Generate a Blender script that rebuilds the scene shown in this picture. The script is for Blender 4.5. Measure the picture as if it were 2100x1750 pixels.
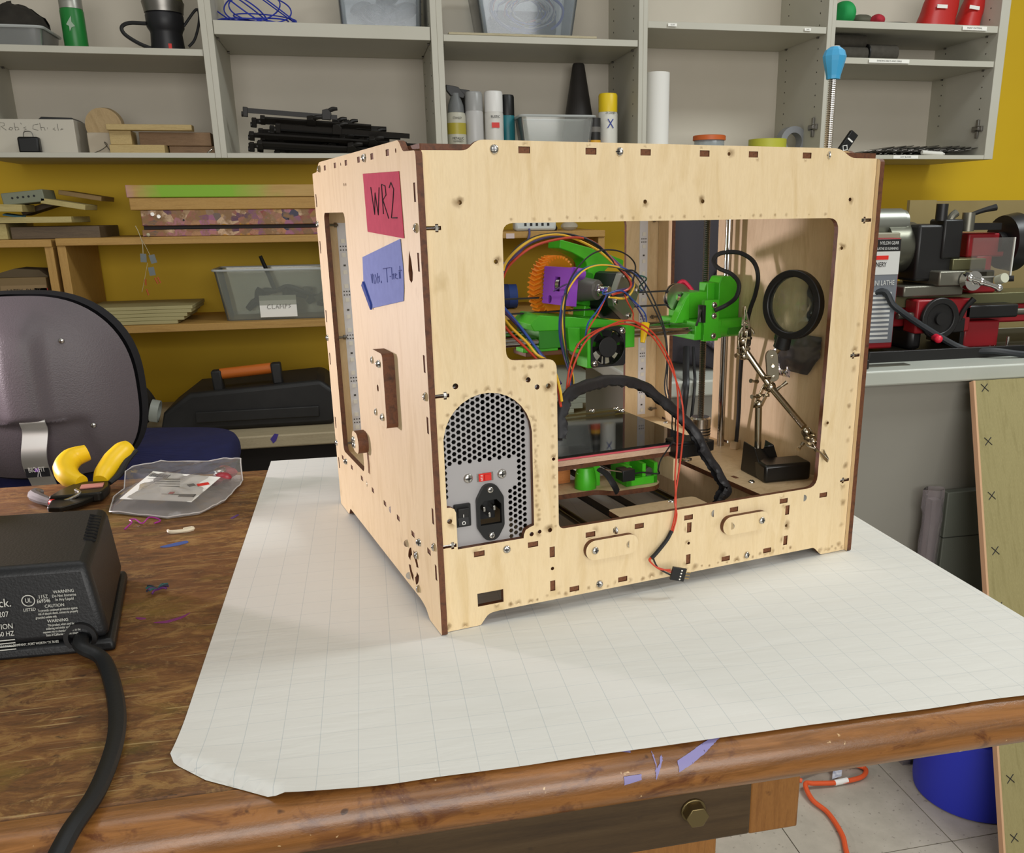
import bpy, bmesh, math, random
from mathutils import Vector, Matrix, noise
from mathutils.geometry import tessellate_polygon
random.seed(11)
for o in list(bpy.data.objects): bpy.data.objects.remove(o)
SC = bpy.context.scene
COL = SC.collection
PI = math.pi
TH = 0.845                      # height of the work table; floor is z = 0
R12 = math.radians(12.5)        # the printer stands turned by this angle on the table

# ------------------------------------------------------------------ camera
cam = bpy.data.cameras.new('camera'); camo = bpy.data.objects.new('camera', cam); COL.objects.link(camo)
cam.sensor_fit = 'HORIZONTAL'; cam.sensor_width = 36.0
cam.lens = 36.0 * 1841.4 / 2100.0
cam.shift_x = -108.42 / 2100.0
cam.shift_y = 120.98 / 2100.0
cam.clip_start = 0.02; cam.clip_end = 50
rg = (0.90451586, -0.42631217, -0.01044004)
dn = (-0.13307046, -0.25890992, -0.95669112)
fw = (0.40514604, 0.86673155, -0.29091769)
RM = Matrix.Rotation(R12, 3, 'Z')
cr, cd, cf = RM @ Vector(rg), RM @ Vector(dn), RM @ Vector(fw)
M4 = Matrix.Identity(4)
for i in range(3):
    M4[i][0] = cr[i]; M4[i][1] = -cd[i]; M4[i][2] = -cf[i]
M4.translation = Vector((-0.04539, -0.70193, 1.18679))
camo.matrix_world = M4
SC.camera = camo

# ------------------------------------------------------------------ light and exposure
vs = SC.view_settings
vs.view_transform = 'Standard'; vs.look = 'None'; vs.gamma = 1.0; vs.use_curve_mapping = False
vs.exposure = 0.0
wd = bpy.data.worlds.new('room_light'); SC.world = wd; wd.use_nodes = True
wb = wd.node_tree.nodes['Background']; wb.inputs[0].default_value = (1.0, 0.98, 0.86, 1); wb.inputs[1].default_value = 0.26

def area(name, loc, target, sx, sy, power, color):
    l = bpy.data.lights.new(name, 'AREA'); l.shape = 'RECTANGLE'; l.size = sx; l.size_y = sy
    l.energy = power; l.color = color
    o = bpy.data.objects.new(name, l); COL.objects.link(o); o.location = loc
    d = Vector(target) - Vector(loc); o.rotation_euler = d.to_track_quat('-Z', 'Y').to_euler()
    return o
# fluorescent ceiling fixtures, 2.75 m up, and a wide fill light added behind the camera to brighten cabinets and front
CEIL = (1.0, 1.0, 1.0)
area('ceiling_light', (0.4, -1.4, 2.75), (0.4, -1.4, 0), 1.2, 0.6, 8, CEIL)
area('fill_light', (0.2, -3.0, 1.6), (0.2, 0.0, 1.45), 2.8, 1.3, 72, (1.0, 0.98, 0.95))
area('ceiling_light', (1.9, 0.3, 2.75), (1.9, 0.3, 0), 1.2, 0.6, 38, (0.95, 1.0, 1.0))
area('ceiling_light', (-0.4, 0.6, 2.75), (-0.4, 0.6, 0), 1.2, 0.6, 6, CEIL)
# work lamp standing to the left, beyond the far side of the table
area('work_lamp', (-1.10, 0.86, TH + 0.20), (0.15, 0.2, TH + 0.20), 0.085, 0.085, 5.8, (0.95, 0.82, 0.86)).data.spread = math.radians(118)

# ------------------------------------------------------------------ materials
def lin(c):
    if isinstance(c, str):
        c = tuple(int(c[i:i + 2], 16) for i in (0, 2, 4))
    r = []
    for x in c[:3]:
        x /= 255.0
        r.append(x / 12.92 if x <= 0.04045 else ((x + 0.055) / 1.055) ** 2.4)
    return (r[0], r[1], r[2], 1.0)
MATS = {}
class NT:
    def __init__(s, m):
        s.t = m.node_tree; s.b = s.t.nodes['Principled BSDF']
    def n(s, typ, **k):
        nd = s.t.nodes.new(typ)
        for a, b in k.items():
            if a.startswith('i_'):
                key = a[2:].replace('_', ' '); nd.inputs[key].default_value = b
            else: setattr(nd, a, b)
        return nd
    def l(s, a, b): s.t.links.new(a, b)
    def coord(s, scale=(1, 1, 1), kind='Object', rot=(0, 0, 0)):
        c = s.n('ShaderNodeTexCoord'); mp = s.n('ShaderNodeMapping')
        mp.inputs['Scale'].default_value = scale; mp.inputs['Rotation'].default_value = rot
        s.l(c.outputs[kind], mp.inputs['Vector']); return mp.outputs[0]
    def noise(s, vec, scale, detail=4, rough=.55, dist=0):
        nd = s.n('ShaderNodeTexNoise'); nd.inputs['Scale'].default_value = scale
        nd.inputs['Detail'].default_value = detail; nd.inputs['Roughness'].default_value = rough
        nd.inputs['Distortion'].default_value = dist
        s.l(vec, nd.inputs['Vector']); return nd.outputs['Fac']
    def ramp(s, fac, stops):
        nd = s.n('ShaderNodeValToRGB'); cr_ = nd.color_ramp
        while len(cr_.elements) < len(stops): cr_.elements.new(.5)
        for e, (p, c) in zip(cr_.elements, stops):
            e.position = p; e.color = c if len(c) == 4 else (*c, 1)
        s.l(fac, nd.inputs[0]); return nd.outputs[0]
    def mix(s, fac, a, b, blend='MIX'):
        nd = s.n('ShaderNodeMix', data_type='RGBA', blend_type=blend)
        for inp, v in ((nd.inputs[0], fac), (nd.inputs[6], a), (nd.inputs[7], b)):
            if isinstance(v, (int, float)): inp.default_value = v
            elif isinstance(v, tuple): inp.default_value = v
            else: s.l(v, inp)
        return nd.outputs[2]
    def bump(s, h, strength=.2, dist=.001):
        nd = s.n('ShaderNodeBump'); nd.inputs['Strength'].default_value = strength; nd.inputs['Distance'].default_value = dist
        s.l(h, nd.inputs['Height']); s.l(nd.outputs[0], s.b.inputs['Normal'])
BW = ((0, 0, 0, 1), (1, 1, 1, 1))

def mat(name, c, rough=.5, metal=0.0, c2=None, scale=12, stretch=(1, 1, 1), bump=0, bscale=300, trans=0, alpha=1, ior=1.45, coat=0, spec=None, sheen=0):
    if name in MATS: return MATS[name]
    m = bpy.data.materials.new(name); m.use_nodes = True; t = NT(m); b = t.b
    b.inputs['Base Color'].default_value = lin(c); b.inputs['Roughness'].default_value = rough
    b.inputs['Metallic'].default_value = metal; b.inputs['IOR'].default_value = ior
    if trans: b.inputs['Transmission Weight'].default_value = trans
    if alpha < 1: b.inputs['Alpha'].default_value = alpha
    if coat: b.inputs['Coat Weight'].default_value = coat; b.inputs['Coat Roughness'].default_value = .15
    if spec is not None: b.inputs['Specular IOR Level'].default_value = spec
    if sheen: b.inputs['Sheen Weight'].default_value = sheen
    if c2 is not None:
        v = t.coord(stretch); f = t.noise(v, scale)
        t.l(t.ramp(f, [(.3, lin(c)), (.7, lin(c2))]), b.inputs['Base Color'])
    if bump:
        t.bump(t.noise(t.coord(), bscale, 3), bump, .001)
    MATS[name] = m; return m

def thin(name, tint='ffffff', dif=.15, rough=.05, dcol='e8e8e4', bump=0, bscale=80, ior=1.45):
    """thin clear sheet: see-through, a little milky, glossy at grazing angles"""
    if name in MATS: return MATS[name]
    m = bpy.data.materials.new(name); m.use_nodes = True; t = NT(m); t.t.nodes.remove(t.b)
    out = [n for n in t.t.nodes if n.type == 'OUTPUT_MATERIAL'][0]
    tr = t.n('ShaderNodeBsdfTransparent'); tr.inputs[0].default_value = lin(tint)
    df = t.n('ShaderNodeBsdfDiffuse'); df.inputs[0].default_value = lin(dcol)
    gl = t.n('ShaderNodeBsdfGlossy'); gl.inputs['Roughness'].default_value = rough
    fr = t.n('ShaderNodeFresnel'); fr.inputs[0].default_value = ior
    m1 = t.n('ShaderNodeMixShader'); m1.inputs[0].default_value = dif; t.l(tr.outputs[0], m1.inputs[1]); t.l(df.outputs[0], m1.inputs[2])
    m2 = t.n('ShaderNodeMixShader'); t.l(fr.outputs[0], m2.inputs[0]); t.l(m1.outputs[0], m2.inputs[1]); t.l(gl.outputs[0], m2.inputs[2])
    t.l(m2.outputs[0], out.inputs[0])
    if bump:
        bn = t.n('ShaderNodeBump'); bn.inputs['Strength'].default_value = bump; bn.inputs['Distance'].default_value = .002
        t.l(t.noise(t.coord(), bscale, 3), bn.inputs['Height'])
        for nd in (df, gl, fr): t.l(bn.outputs[0], nd.inputs['Normal'])
    MATS[name] = m; return m

def wood(name, c1, c2, c3=None, grain=(1, 14, 14), scale=9, rough=.6, stain=None, stain_amt=(.62, .72), coat=0, fine=1.0):
    """grain runs along the axis with the small scale value"""
    if name in MATS: return MATS[name]
    m = bpy.data.materials.new(name); m.use_nodes = True; t = NT(m); b = t.b
    v = t.coord(grain); f = t.noise(v, scale, 6, .6, .4)
    col = t.ramp(f, [(.28, lin(c1)), (.5, lin(c2)), (.75, lin(c3 or c1))])
    g2 = t.noise(t.coord(tuple(x * 6 for x in grain)), scale * 3 * fine, 3)
    col = t.mix(.25, col, t.ramp(g2, [(.35, (.35, .28, .2, 1)), (.65, (1, 1, 1, 1))]), 'MULTIPLY')
    if stain:
        s = t.noise(t.coord((1, 1, 1)), 26, 4, .6)
        sf = t.ramp(s, [(stain_amt[0], BW[0]), (stain_amt[1], BW[1])])
        col = t.mix(sf, col, lin(stain))
    t.l(col, b.inputs['Base Color']); b.inputs['Roughness'].default_value = rough
    if coat: b.inputs['Coat Weight'].default_value = coat; b.inputs['Coat Roughness'].default_value = .25
    t.bump(f, .12, .001)
    MATS[name] = m; return m

# ------------------------------------------------------------------ mesh builder
def rotm(ax=0, ay=0, az=0):
    return (Matrix.Rotation(math.radians(az), 3, 'Z') @ Matrix.Rotation(math.radians(ay), 3, 'Y') @ Matrix.Rotation(math.radians(ax), 3, 'X'))
def axis_frame(d):
    d = Vector(d).normalized(); u = d.cross(Vector((0, 0, 1)))
    if u.length < 1e-4: u = Vector((1, 0, 0))
    u.normalize(); w = d.cross(u); return u, w, d
def smooth_path(pts, sub=6, closed=False):
    P = [Vector(p) for p in pts]; n = len(P); out = []
    if n < 3: return P
    rng = n if closed else n - 1
    for i in range(rng):
        if closed: p0, p1, p2, p3 = P[(i - 1) % n], P[i], P[(i + 1) % n], P[(i + 2) % n]
        else:
            p1, p2 = P[i], P[i + 1]
            p0 = P[i - 1] if i > 0 else p1 * 2 - p2
            p3 = P[i + 2] if i + 2 < n else p2 * 2 - p1
        for k in range(sub):
            t = k / sub; t2 = t * t; t3 = t2 * t
            out.append(.5 * (2 * p1 + (p2 - p0) * t + (2 * p0 - 5 * p1 + 4 * p2 - p3) * t2 + (3 * p1 - 3 * p2 + p3 - p0) * t3))
    if not closed: out.append(P[-1].copy())
    return out
class MB:
    def __init__(s): s.v = []; s.f = []; s.mi = []; s.k = 0
    def add(s, vs_, fs, k=None):
        o = len(s.v); s.v += [Vector(x) for x in vs_]
        for f in fs: s.f.append([i + o for i in f]); s.mi.append(s.k if k is None else k)
        return s
    def box(s, c, d, rot=None, k=None):
        x, y, z = d[0] / 2, d[1] / 2, d[2] / 2; c = Vector(c)
        vs_ = [Vector((a * x, b * y, e * z)) for e in (-1, 1) for b in (-1, 1) for a in (-1, 1)]
        if rot is not None: vs_ = [rot @ q for q in vs_]
        return s.add([q + c for q in vs_], [(0, 2, 3, 1), (4, 5, 7, 6), (0, 1, 5, 4), (2, 6, 7, 3), (0, 4, 6, 2), (1, 3, 7, 5)], k)
    def bx(s, x0, x1, y0, y1, z0, z1, k=None):
        return s.box(((x0 + x1) / 2, (y0 + y1) / 2, (z0 + z1) / 2), (x1 - x0, y1 - y0, z1 - z0), None, k)
    def cyl(s, p0, p1, r, r2=None, n=16, caps=True, k=None, flat=0):
        p0, p1 = Vector(p0), Vector(p1); u, w, d = axis_frame(p1 - p0); r2 = r if r2 is None else r2
        vs_ = []
        for p, rr in ((p0, r), (p1, r2)):
            for i in range(n):
                a = 2 * PI * (i + flat) / n; vs_.append(p + (u * math.cos(a) + w * math.sin(a)) * rr)
        fs = [(i, (i + 1) % n, n + (i + 1) % n, n + i) for i in range(n)]
        if caps: fs += [tuple(range(n - 1, -1, -1)), tuple(range(n, 2 * n))]
        return s.add(vs_, fs, k)
    def ring(s, p0, p1, ro, ri, n=24, k=None):
        p0, p1 = Vector(p0), Vector(p1); u, w, d = axis_frame(p1 - p0); vs_ = []
        for p in (p0, p1):
            for rr in (ro, ri):
                for i in range(n):
                    a = 2 * PI * i / n; vs_.append(p + (u * math.cos(a) + w * math.sin(a)) * rr)
        fs = []
        for i in range(n):
            j = (i + 1) % n
            fs += [(i, j, 2 * n + j, 2 * n + i), (n + i, 3 * n + i, 3 * n + j, n + j), (i, n + i, n + j, j), (2 * n + i, 2 * n + j, 3 * n + j, 3 * n + i)]
        return s.add(vs_, fs, k)
    def tube(s, pts, r, n=8, sub=6, caps=True, k=None, closed=False, flat=None):
        P = smooth_path(pts, sub, closed) if sub else [Vector(p) for p in pts]
        m = len(P); rr = r if isinstance(r, (list, tuple)) else None
        def rad(i):
            if rr is None: return r
            t = i / (m - 1) * (len(rr) - 1); a = int(min(t, len(rr) - 2)); return rr[a] + (rr[a + 1] - rr[a]) * (t - a)
        T = []
        for i in range(m):
            a, b = (P[(i - 1) % m], P[(i + 1) % m]) if closed else (P[max(i - 1, 0)], P[min(i + 1, m - 1)])
            d = b - a; T.append(d.normalized() if d.length > 1e-9 else Vector((0, 0, 1)))
        u = T[0].cross(Vector((0, 0, 1)))
        if u.length < .1: u = T[0].cross(Vector((0, 1, 0)))
        u.normalize(); vs_ = []
        for i in range(m):
            u = u - T[i] * u.dot(T[i]); u.normalize(); w = T[i].cross(u)
            for j in range(n):
                a = 2 * PI * j / n; fl = 1 if flat is None else flat
                vs_.append(P[i] + (u * math.cos(a) + w * math.sin(a) * fl) * rad(i))
        fs = []
        for i in range(m if closed else m - 1):
            for j in range(n):
                a, b = i * n, ((i + 1) % m) * n
                fs.append((a + j, a + (j + 1) % n, b + (j + 1) % n, b + j))
        if caps and not closed: fs += [tuple(range(n - 1, -1, -1)), tuple(range((m - 1) * n, m * n))]
        return s.add(vs_, fs, k)
    def lathe(s, prof, c=(0, 0, 0), n=24, rot=None, k=None, sx=1, sy=1):
        c = Vector(c); vs_ = []; m = len(prof)
        for r, z in prof:
            for i in range(n):
                a = 2 * PI * i / n; q = Vector((r * math.cos(a) * sx, r * math.sin(a) * sy, z))
                vs_.append((rot @ q if rot is not None else q) + c)
        fs = [(i * n + j, i * n + (j + 1) % n, (i + 1) * n + (j + 1) % n, (i + 1) * n + j) for i in range(m - 1) for j in range(n)]
        if prof[0][0] > 1e-6: fs.append(tuple(range(n - 1, -1, -1)))
        if prof[-1][0] > 1e-6: fs.append(tuple(range((m - 1) * n, m * n)))
        return s.add(vs_, fs, k)
    def sph(s, c, r, n=12, m=8, sc=(1, 1, 1), rot=None, k=None):
        c = Vector(c); vs_ = [Vector((0, 0, -r * sc[2]))]
        for i in range(1, m):
            th = PI * i / m
            for j in range(n):
                a = 2 * PI * j / n; vs_.append(Vector((r * sc[0] * math.sin(th) * math.cos(a), r * sc[1] * math.sin(th) * math.sin(a), -r * sc[2] * math.cos(th))))
        vs_.append(Vector((0, 0, r * sc[2])))
        if rot is not None: vs_ = [rot @ q for q in vs_]
        fs = [(0, 1 + (j + 1) % n, 1 + j) for j in range(n)]
        for i in range(m - 2):
            for j in range(n): a = 1 + i * n; fs.append((a + j, a + (j + 1) % n, a + n + (j + 1) % n, a + n + j))
        e = len(vs_) - 1; a = 1 + (m - 2) * n
        fs += [(a + j, a + (j + 1) % n, e) for j in range(n)]
        return s.add([q + c for q in vs_], fs, k)
    def plate(s, outer, holes, h0, h1, fmap, k=0, ke=None):
        """flat plate of polygon with holes; fmap(u, v, h) -> point; ke: material of cut edges"""
        ke = k if ke is None else ke
        loops = [[Vector((p[0], p[1], 0)) for p in outer]] + [[Vector((p[0], p[1], 0)) for p in h] for h in holes]
        flat = [p for l in loops for p in l]; tris = tessellate_polygon(loops); n = len(flat)
        vs_ = [fmap(p.x, p.y, h0) for p in flat] + [fmap(p.x, p.y, h1) for p in flat]
        o = len(s.v); s.v += [Vector(q) for q in vs_]
        for t in tris:
            s.f.append([i + o for i in t]); s.mi.append(k); s.f.append([i + o + n for i in reversed(t)]); s.mi.append(k)
        b = 0
        for l in loops:
            m = len(l)
            for i in range(m):
                a, c = b + i, b + (i + 1) % m
                s.f.append([a + o, c + o, c + n + o, a + n + o]); s.mi.append(ke)
            b += m
        return s
    def prism(s, poly, h0, h1, fmap=None, k=None):
        fmap = fmap or (lambda u, v, h: (u, v, h)); n = len(poly)
        vs_ = [fmap(u, v, h0) for u, v in poly] + [fmap(u, v, h1) for u, v in poly]
        return s.add(vs_, [tuple(range(n - 1, -1, -1)), tuple(range(n, 2 * n))] + [(i, (i + 1) % n, n + (i + 1) % n, n + i) for i in range(n)], k)
    def grid(s, fn, nu, nv, k=None):
        vs_ = [fn(i / nu, j / nv) for j in range(nv + 1) for i in range(nu + 1)]
        return s.add(vs_, [(j * (nu + 1) + i, j * (nu + 1) + i + 1, (j + 1) * (nu + 1) + i + 1, (j + 1) * (nu + 1) + i) for j in range(nv) for i in range(nu)], k)
    def mesh(s, name, mats, smooth=35):
        me = bpy.data.meshes.new(name); me.from_pydata(s.v, [], s.f)
        for m in (mats if isinstance(mats, (list, tuple)) else [mats]): me.materials.append(m)
        me.polygons.foreach_set('material_index', s.mi)
        bm = bmesh.new(); bm.from_mesh(me); bmesh.ops.recalc_face_normals(bm, faces=bm.faces); bm.to_mesh(me); bm.free()
        if smooth:
            me.shade_smooth(); me.set_sharp_from_angle(angle=math.radians(smooth))
        me.update(); return me
    def build(s, name, mats, parent=None, smooth=35, bevel=0, segs=2, **kw):
        o = bpy.data.objects.new(name, s.mesh(name, mats, smooth)); COL.objects.link(o)
        if parent is not None: o.parent = parent
        if bevel:
            b = o.modifiers.new('bevel', 'BEVEL'); b.width = bevel; b.segments = segs; b.limit_method = 'ANGLE'; b.angle_limit = math.radians(40)
        return tag(o, **kw)
def tag(o, label=None, cat=None, group=None, kind=None):
    if label: o['label'] = label
    if cat: o['category'] = cat
    if group: o['group'] = group
    if kind: o['kind'] = kind
    return o
def thing(name, label, cat, loc=(0, 0, 0), rotz=0, group=None, rot=None):
    o = bpy.data.objects.new(name, None); COL.objects.link(o); o.location = loc
    o.rotation_euler = rot if rot else (0, 0, rotz); o.empty_display_size = .05
    return tag(o, label, cat, group)
def inst(mesh_or_obj, name, parent, loc=(0, 0, 0), rot=(0, 0, 0), scale=(1, 1, 1), **kw):
    me = mesh_or_obj.data if hasattr(mesh_or_obj, 'data') else mesh_or_obj
    o = bpy.data.objects.new(name, me); COL.objects.link(o); o.parent = parent
    o.location = loc; o.rotation_euler = rot; o.scale = scale
    return tag(o, **kw)
def copy_tree(o, parent=None):
    c = o.copy(); COL.objects.link(c); c.parent = parent
    for ch in list(o.children): copy_tree(ch, c)
    return c
def text(body, size, m, parent, loc, rot=(0, 0, 0), name='lettering', align='CENTER', sx=1.0, ext=.0002, shear=0, **kw):
    c = bpy.data.curves.new('txt', 'FONT'); c.body = body; c.size = size; c.extrude = ext; c.align_x = align; c.align_y = 'CENTER'; c.shear = shear; c.resolution_u = 3
    t = bpy.data.objects.new('txt', c); COL.objects.link(t)
    dg = bpy.context.evaluated_depsgraph_get(); me = bpy.data.meshes.new_from_object(t.evaluated_get(dg))
    bpy.data.objects.remove(t); bpy.data.curves.remove(c)
    me.materials.clear(); me.materials.append(m)
    o = bpy.data.objects.new(name, me); COL.objects.link(o); o.parent = parent; o.location = loc; o.rotation_euler = rot; o.scale = (sx, 1, 1)
    return tag(o, **kw)
def strokes(lines, r, fmap, m, parent, name='handwriting'):
    b = MB()
    for ln in lines: b.tube([fmap(*p) for p in ln], r, 4, 0)
    return b.build(name, m, parent)
def rrect(x0, x1, y0, y1, r, n=4):
    p = []
    for cx, cy, a0 in ((x1 - r, y0 + r, -90), (x1 - r, y1 - r, 0), (x0 + r, y1 - r, 90), (x0 + r, y0 + r, 180)):
        for i in range(n + 1):
            a = math.radians(a0 + 90 * i / n); p.append((cx + r * math.cos(a), cy + r * math.sin(a)))
    return p
def circ(x, y, r, n=14, ph=0):
    return [(x + r * math.cos(2 * PI * i / n + ph), y + r * math.sin(2 * PI * i / n + ph)) for i in range(n)]
def roundpoly(pts, r, n=4):
    out = []; m = len(pts); r = r if isinstance(r, (list, tuple)) else [r] * m
    for i in range(m):
        p = Vector((*pts[i], 0)); a = (Vector((*pts[i - 1], 0)) - p); b = (Vector((*pts[(i + 1) % m], 0)) - p)
        rr = min(r[i], a.length * .45, b.length * .45)
        if rr < 1e-6: out.append((p.x, p.y)); continue
        q0, q1 = p + a.normalized() * rr, p + b.normalized() * rr
        for k in range(n + 1):
            t = k / n; q = q0 * (1 - t) ** 2 + p * 2 * t * (1 - t) + q1 * t * t; out.append((q.x, q.y))
    return out

# common materials
BLACK = mat('black_plastic', '161616', .42, bump=.05)
DARK = mat('dark_rubber', '1b1b1c', .6)
STEEL = mat('bright_steel', 'd0ccc6', .22, 1.0)
CHROME = mat('chrome', 'e6e4e2', .08, 1.0)
DULLSTEEL = mat('dull_steel', '8a8782', .38, 1.0)
WHITEP = mat('white_paper', 'eceae4', .8)
INK = mat('black_ink', '1a1a1e', .7)
GRAYINK = mat('pencil', '5a5850', .8)
RED = mat('red_plastic', 'd02a20', .45)
YELLOWP = mat('yellow_plastic', 'f0c419', .38)
WHITEPL = mat('white_plastic', 'dcdad2', .45)
CLEAR = mat('clear_plastic', 'f2f4f0', .12, trans=1.0, ior=1.12)
# ================================================================== the room
def wall_paint():
    m = bpy.data.materials.new('yellow_paint'); m.use_nodes = True; t = NT(m)
    f = t.noise(t.coord(), 1.5, 3); t.l(t.ramp(f, [(.3, lin('cda608')), (.7, lin('d8b20a'))]), t.b.inputs['Base Color'])
    t.b.inputs['Roughness'].default_value = .62; t.bump(t.noise(t.coord(), 220, 3), .08, .001); return m
WALLP = wall_paint()
MB().bx(-3.2, 4.2, 2.28, 2.40, 0, 2.8).build('wall_back', WALLP, kind='structure')

def tile_mat():
    m = bpy.data.materials.new('vinyl_tile'); m.use_nodes = True; t = NT(m)
    oi = t.n('ShaderNodeObjectInfo')
    v = t.coord(); f = t.noise(v, 14, 5, .65); f2 = t.noise(v, 90, 3)
    c = t.ramp(f, [(.3, lin('a69e90')), (.55, lin('b4ac9d')), (.8, lin('beb6a8'))])
    c = t.mix(t.ramp(f2, [(.64, BW[0]), (.7, BW[1])]), c, lin('8c8478'))
    c = t.mix(.10, c, t.ramp(oi.outputs['Random'], [(0, (.6, .58, .55, 1)), (1, (1, 1, 1, 1))]), 'MULTIPLY')
    t.l(c, t.b.inputs['Base Color']); t.b.inputs['Roughness'].default_value = .42; return m
TILE = tile_mat()
fl = MB().bx(-3.2, 4.2, -2.2, 2.28, -.05, -.003).build('floor', mat('floor_joint', '4e483f', .8), kind='structure')
ts = .3048
tm = MB().box((0, 0, -.0015), (ts - .0022, ts - .0022, .003)).mesh('tile', TILE, 0)
for i in range(-3, 9):
    for j in range(-4, 4):
        x, y = 1.0085 + (i - 3) * ts + ts / 2, .578 + j * ts + ts / 2
        inst(tm, 'tile', fl, (x, y, 0))

# ------------------------------------------------------------------ wall cabinets
MELA = mat('white_melamine', 'c2bfb2', .5, c2='bcb9aa', scale=4)
MELAB = mat('cabinet_back', 'd2cabb', .6, c2='cac2b2', scale=3)
EDGEL = mat('label_tape', 'f4f2ea', .5)
YC, YW = 1.95, 2.278
ZB = 1.334
def cabinet(x0, x1, shelves, label, lt=.015, rt=.015, plate_l=False, plate_r=False):
    r = thing('wall_cabinet', label, 'cabinet', ((x0 + x1) / 2, YC, ZB))
    cx = (x0 + x1) / 2; w = (x1 - x0) / 2
    MB().bx(-w, -w + lt, 0, YW - YC, 0, .80).build('side_panel', MELA, r, bevel=.001)
    MB().bx(w - rt, w, 0, YW - YC, 0, .80).build('side_panel', MELA, r, bevel=.001)
    MB().bx(-w + lt, w - rt, 0.001, YW - YC, 0, .0125).build('bottom_panel', MELA, r, bevel=.001)
    MB().bx(-w + lt, w - rt, YW - YC - .008, YW - YC, .0125, .80).build('back_panel', MELAB, r)
    MB().bx(-w + lt, w - rt, 0.001, YW - YC, .785, .80).build('top_panel', MELA, r)
    for z0, z1 in shelves:
        s = MB().bx(-w + lt + .001, w - rt - .001, .004, YW - YC - .012, z0 - ZB, z1 - ZB).build('shelf', MELA, r, bevel=.001)
        pins = MB()
        for sx in (-w + lt + .004, w - rt - .004):
            for yy in (.05, .26): pins.cyl((sx - .003, yy, z0 - ZB - .003), (sx + .003, yy, z0 - ZB - .003), .003, n=8)
        pins.build('shelf_pin', DULLSTEEL, r, kind='stuff')
    # shelf pin holes in the right hand side
    h = MB()
    for yy in (.05, .26):
        for k in range(18): h.cyl((w - rt - .0006, yy, .12 + k * .032), (w - rt + .001, yy, .12 + k * .032), .0024, n=6)
    h.build('pin_hole', mat('hole_dark', '3a352c', .9), r, kind='stuff')
    if plate_r:
        b = MB(); xx = w - rt - .004
        b.box((xx, .045, 1.427 - ZB), (.006, .012, .055)); b.box((xx, .045, 1.427 - ZB), (.006, .05, .016)); b.box((xx - .005, .045, 1.427 - ZB), (.008, .03, .010))
        b.build('hinge_plate', DULLSTEEL, r, bevel=.001)
    return r
U1 = cabinet(-.955, -.372, [(1.579, 1.595)], 'open white wall cabinet with green spray can on its shelf', .015, .015)
U2 = cabinet(-.372, .209, [(1.631, 1.664)], 'open white wall cabinet with black clamps on its floor', .015, .016)
U3 = cabinet(.209, .784, [(1.630, 1.647)], 'open white wall cabinet with spray paint cans on its floor', .016, .013)
U4 = cabinet(.784, 1.358, [(1.679, 1.697)], 'open white wall cabinet with paper towel roll on its floor', .013, .013, plate_r=True)
U5 = cabinet(1.358, 1.946, [(1.697, 1.716), (1.601, 1.618)], 'open white wall cabinet with red bags and saw blades', .013, .031, plate_r=True)
# shelf edge label tapes with fine print
def tape(root, x, z, w, h, txt):
    p = MB().box((x, -.0006, z), (w, .0008, h)).build('label_tape', EDGEL, root)
    text(txt, h * .62, GRAYINK, p, (x, -.0012, z), (PI / 2, 0, 0), sx=1.0)
c5 = (1.358 + 1.946) / 2; c4 = (.784 + 1.358) / 2
tape(U5, 1.553 - c5, 1.610 - ZB, .134, .0105, 'SANDING BELTS AND DISKS')
tape(U5, 1.830 - c5, 1.707 - ZB, .083, .011, 'PAINT MATERIAL')
tape(U5, 1.638 - c5, .0063, .086, .010, 'SAW BLADES')
tape(U4, .869 - c4, 1.688 - ZB, .026, .008, 'GLUE'); tape(U4, 1.282 - c4, 1.688 - ZB, .020, .007, 'TAPE')
for o in (U4, U5):
    pass

# ------------------------------------------------------------------ wooden shelving along the wall under the cabinets
PINE = wood('pine_board', 'b48a44', 'bd9450', 'a87e3c', (1.2, 16, 16), 7, .6, stain='8a5c28', stain_amt=(.74, .80))
PINEV = wood('pine_upright', 'b48a44', 'bd9450', 'a87e3c', (16, 16, 1.2), 7, .6)
sh = thing('wooden_shelving', 'long pine shelving unit against the yellow wall behind the printer', 'shelving', (-.065, 1.95, 0))
ox = -.065
def P_(n, x0, x1, y0, y1, z0, z1, m=PINE): return MB().bx(x0 - ox, x1 - ox, y0 - 1.95, y1 - 1.95, z0, z1).build(n, m, sh, bevel=.0015)
P_('top_board', -.806, .675, 1.95, 2.27, 1.117, 1.136)
P_('shelf_board', -.785, .655, 1.95, 2.27, .885, .905)
P_('upright', -.806, -.785, 1.955, 2.27, .633, 1.117, PINEV)
P_('upright', .655, .675, 1.955, 2.27, .633, 1.117, PINEV)
P_('upright', -.09, -.07, 1.98, 2.27, .905, 1.117, PINEV)
st = MB().box((.664 - ox, -.0006 + 0.005 , 1.058), (.016, .001, .034)).build('price_sticker', mat('pink_sticker', 'd9c6c0', .6), sh)
MB().box((.392 - ox, -.0006, 1.124), (.024, .001, .014)).build('price_sticker', MATS['pink_sticker'], sh)
sh2 = thing('wooden_shelving', 'pine shelving unit with stacked planks on top behind the chair', 'shelving', (-1.1, 1.95, 0))
for n, a in (('top_board', (-1.5, -.816, 0, .32, 1.115, 1.134)), ('shelf_board', (-1.5, -.836, 0, .32, .965, .984)), ('shelf_board', (-1.5, -.836, 0, .32, .80, .82))):
    MB().bx(a[0] + 1.1, a[1] + 1.1, a[2], a[3], a[4], a[5]).build(n, PINE, sh2, bevel=.0015)
MB().bx(-.836 + 1.1, -.816 + 1.1, .005, .32, .633, 1.115).build('upright', PINEV, sh2, bevel=.0015)
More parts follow.
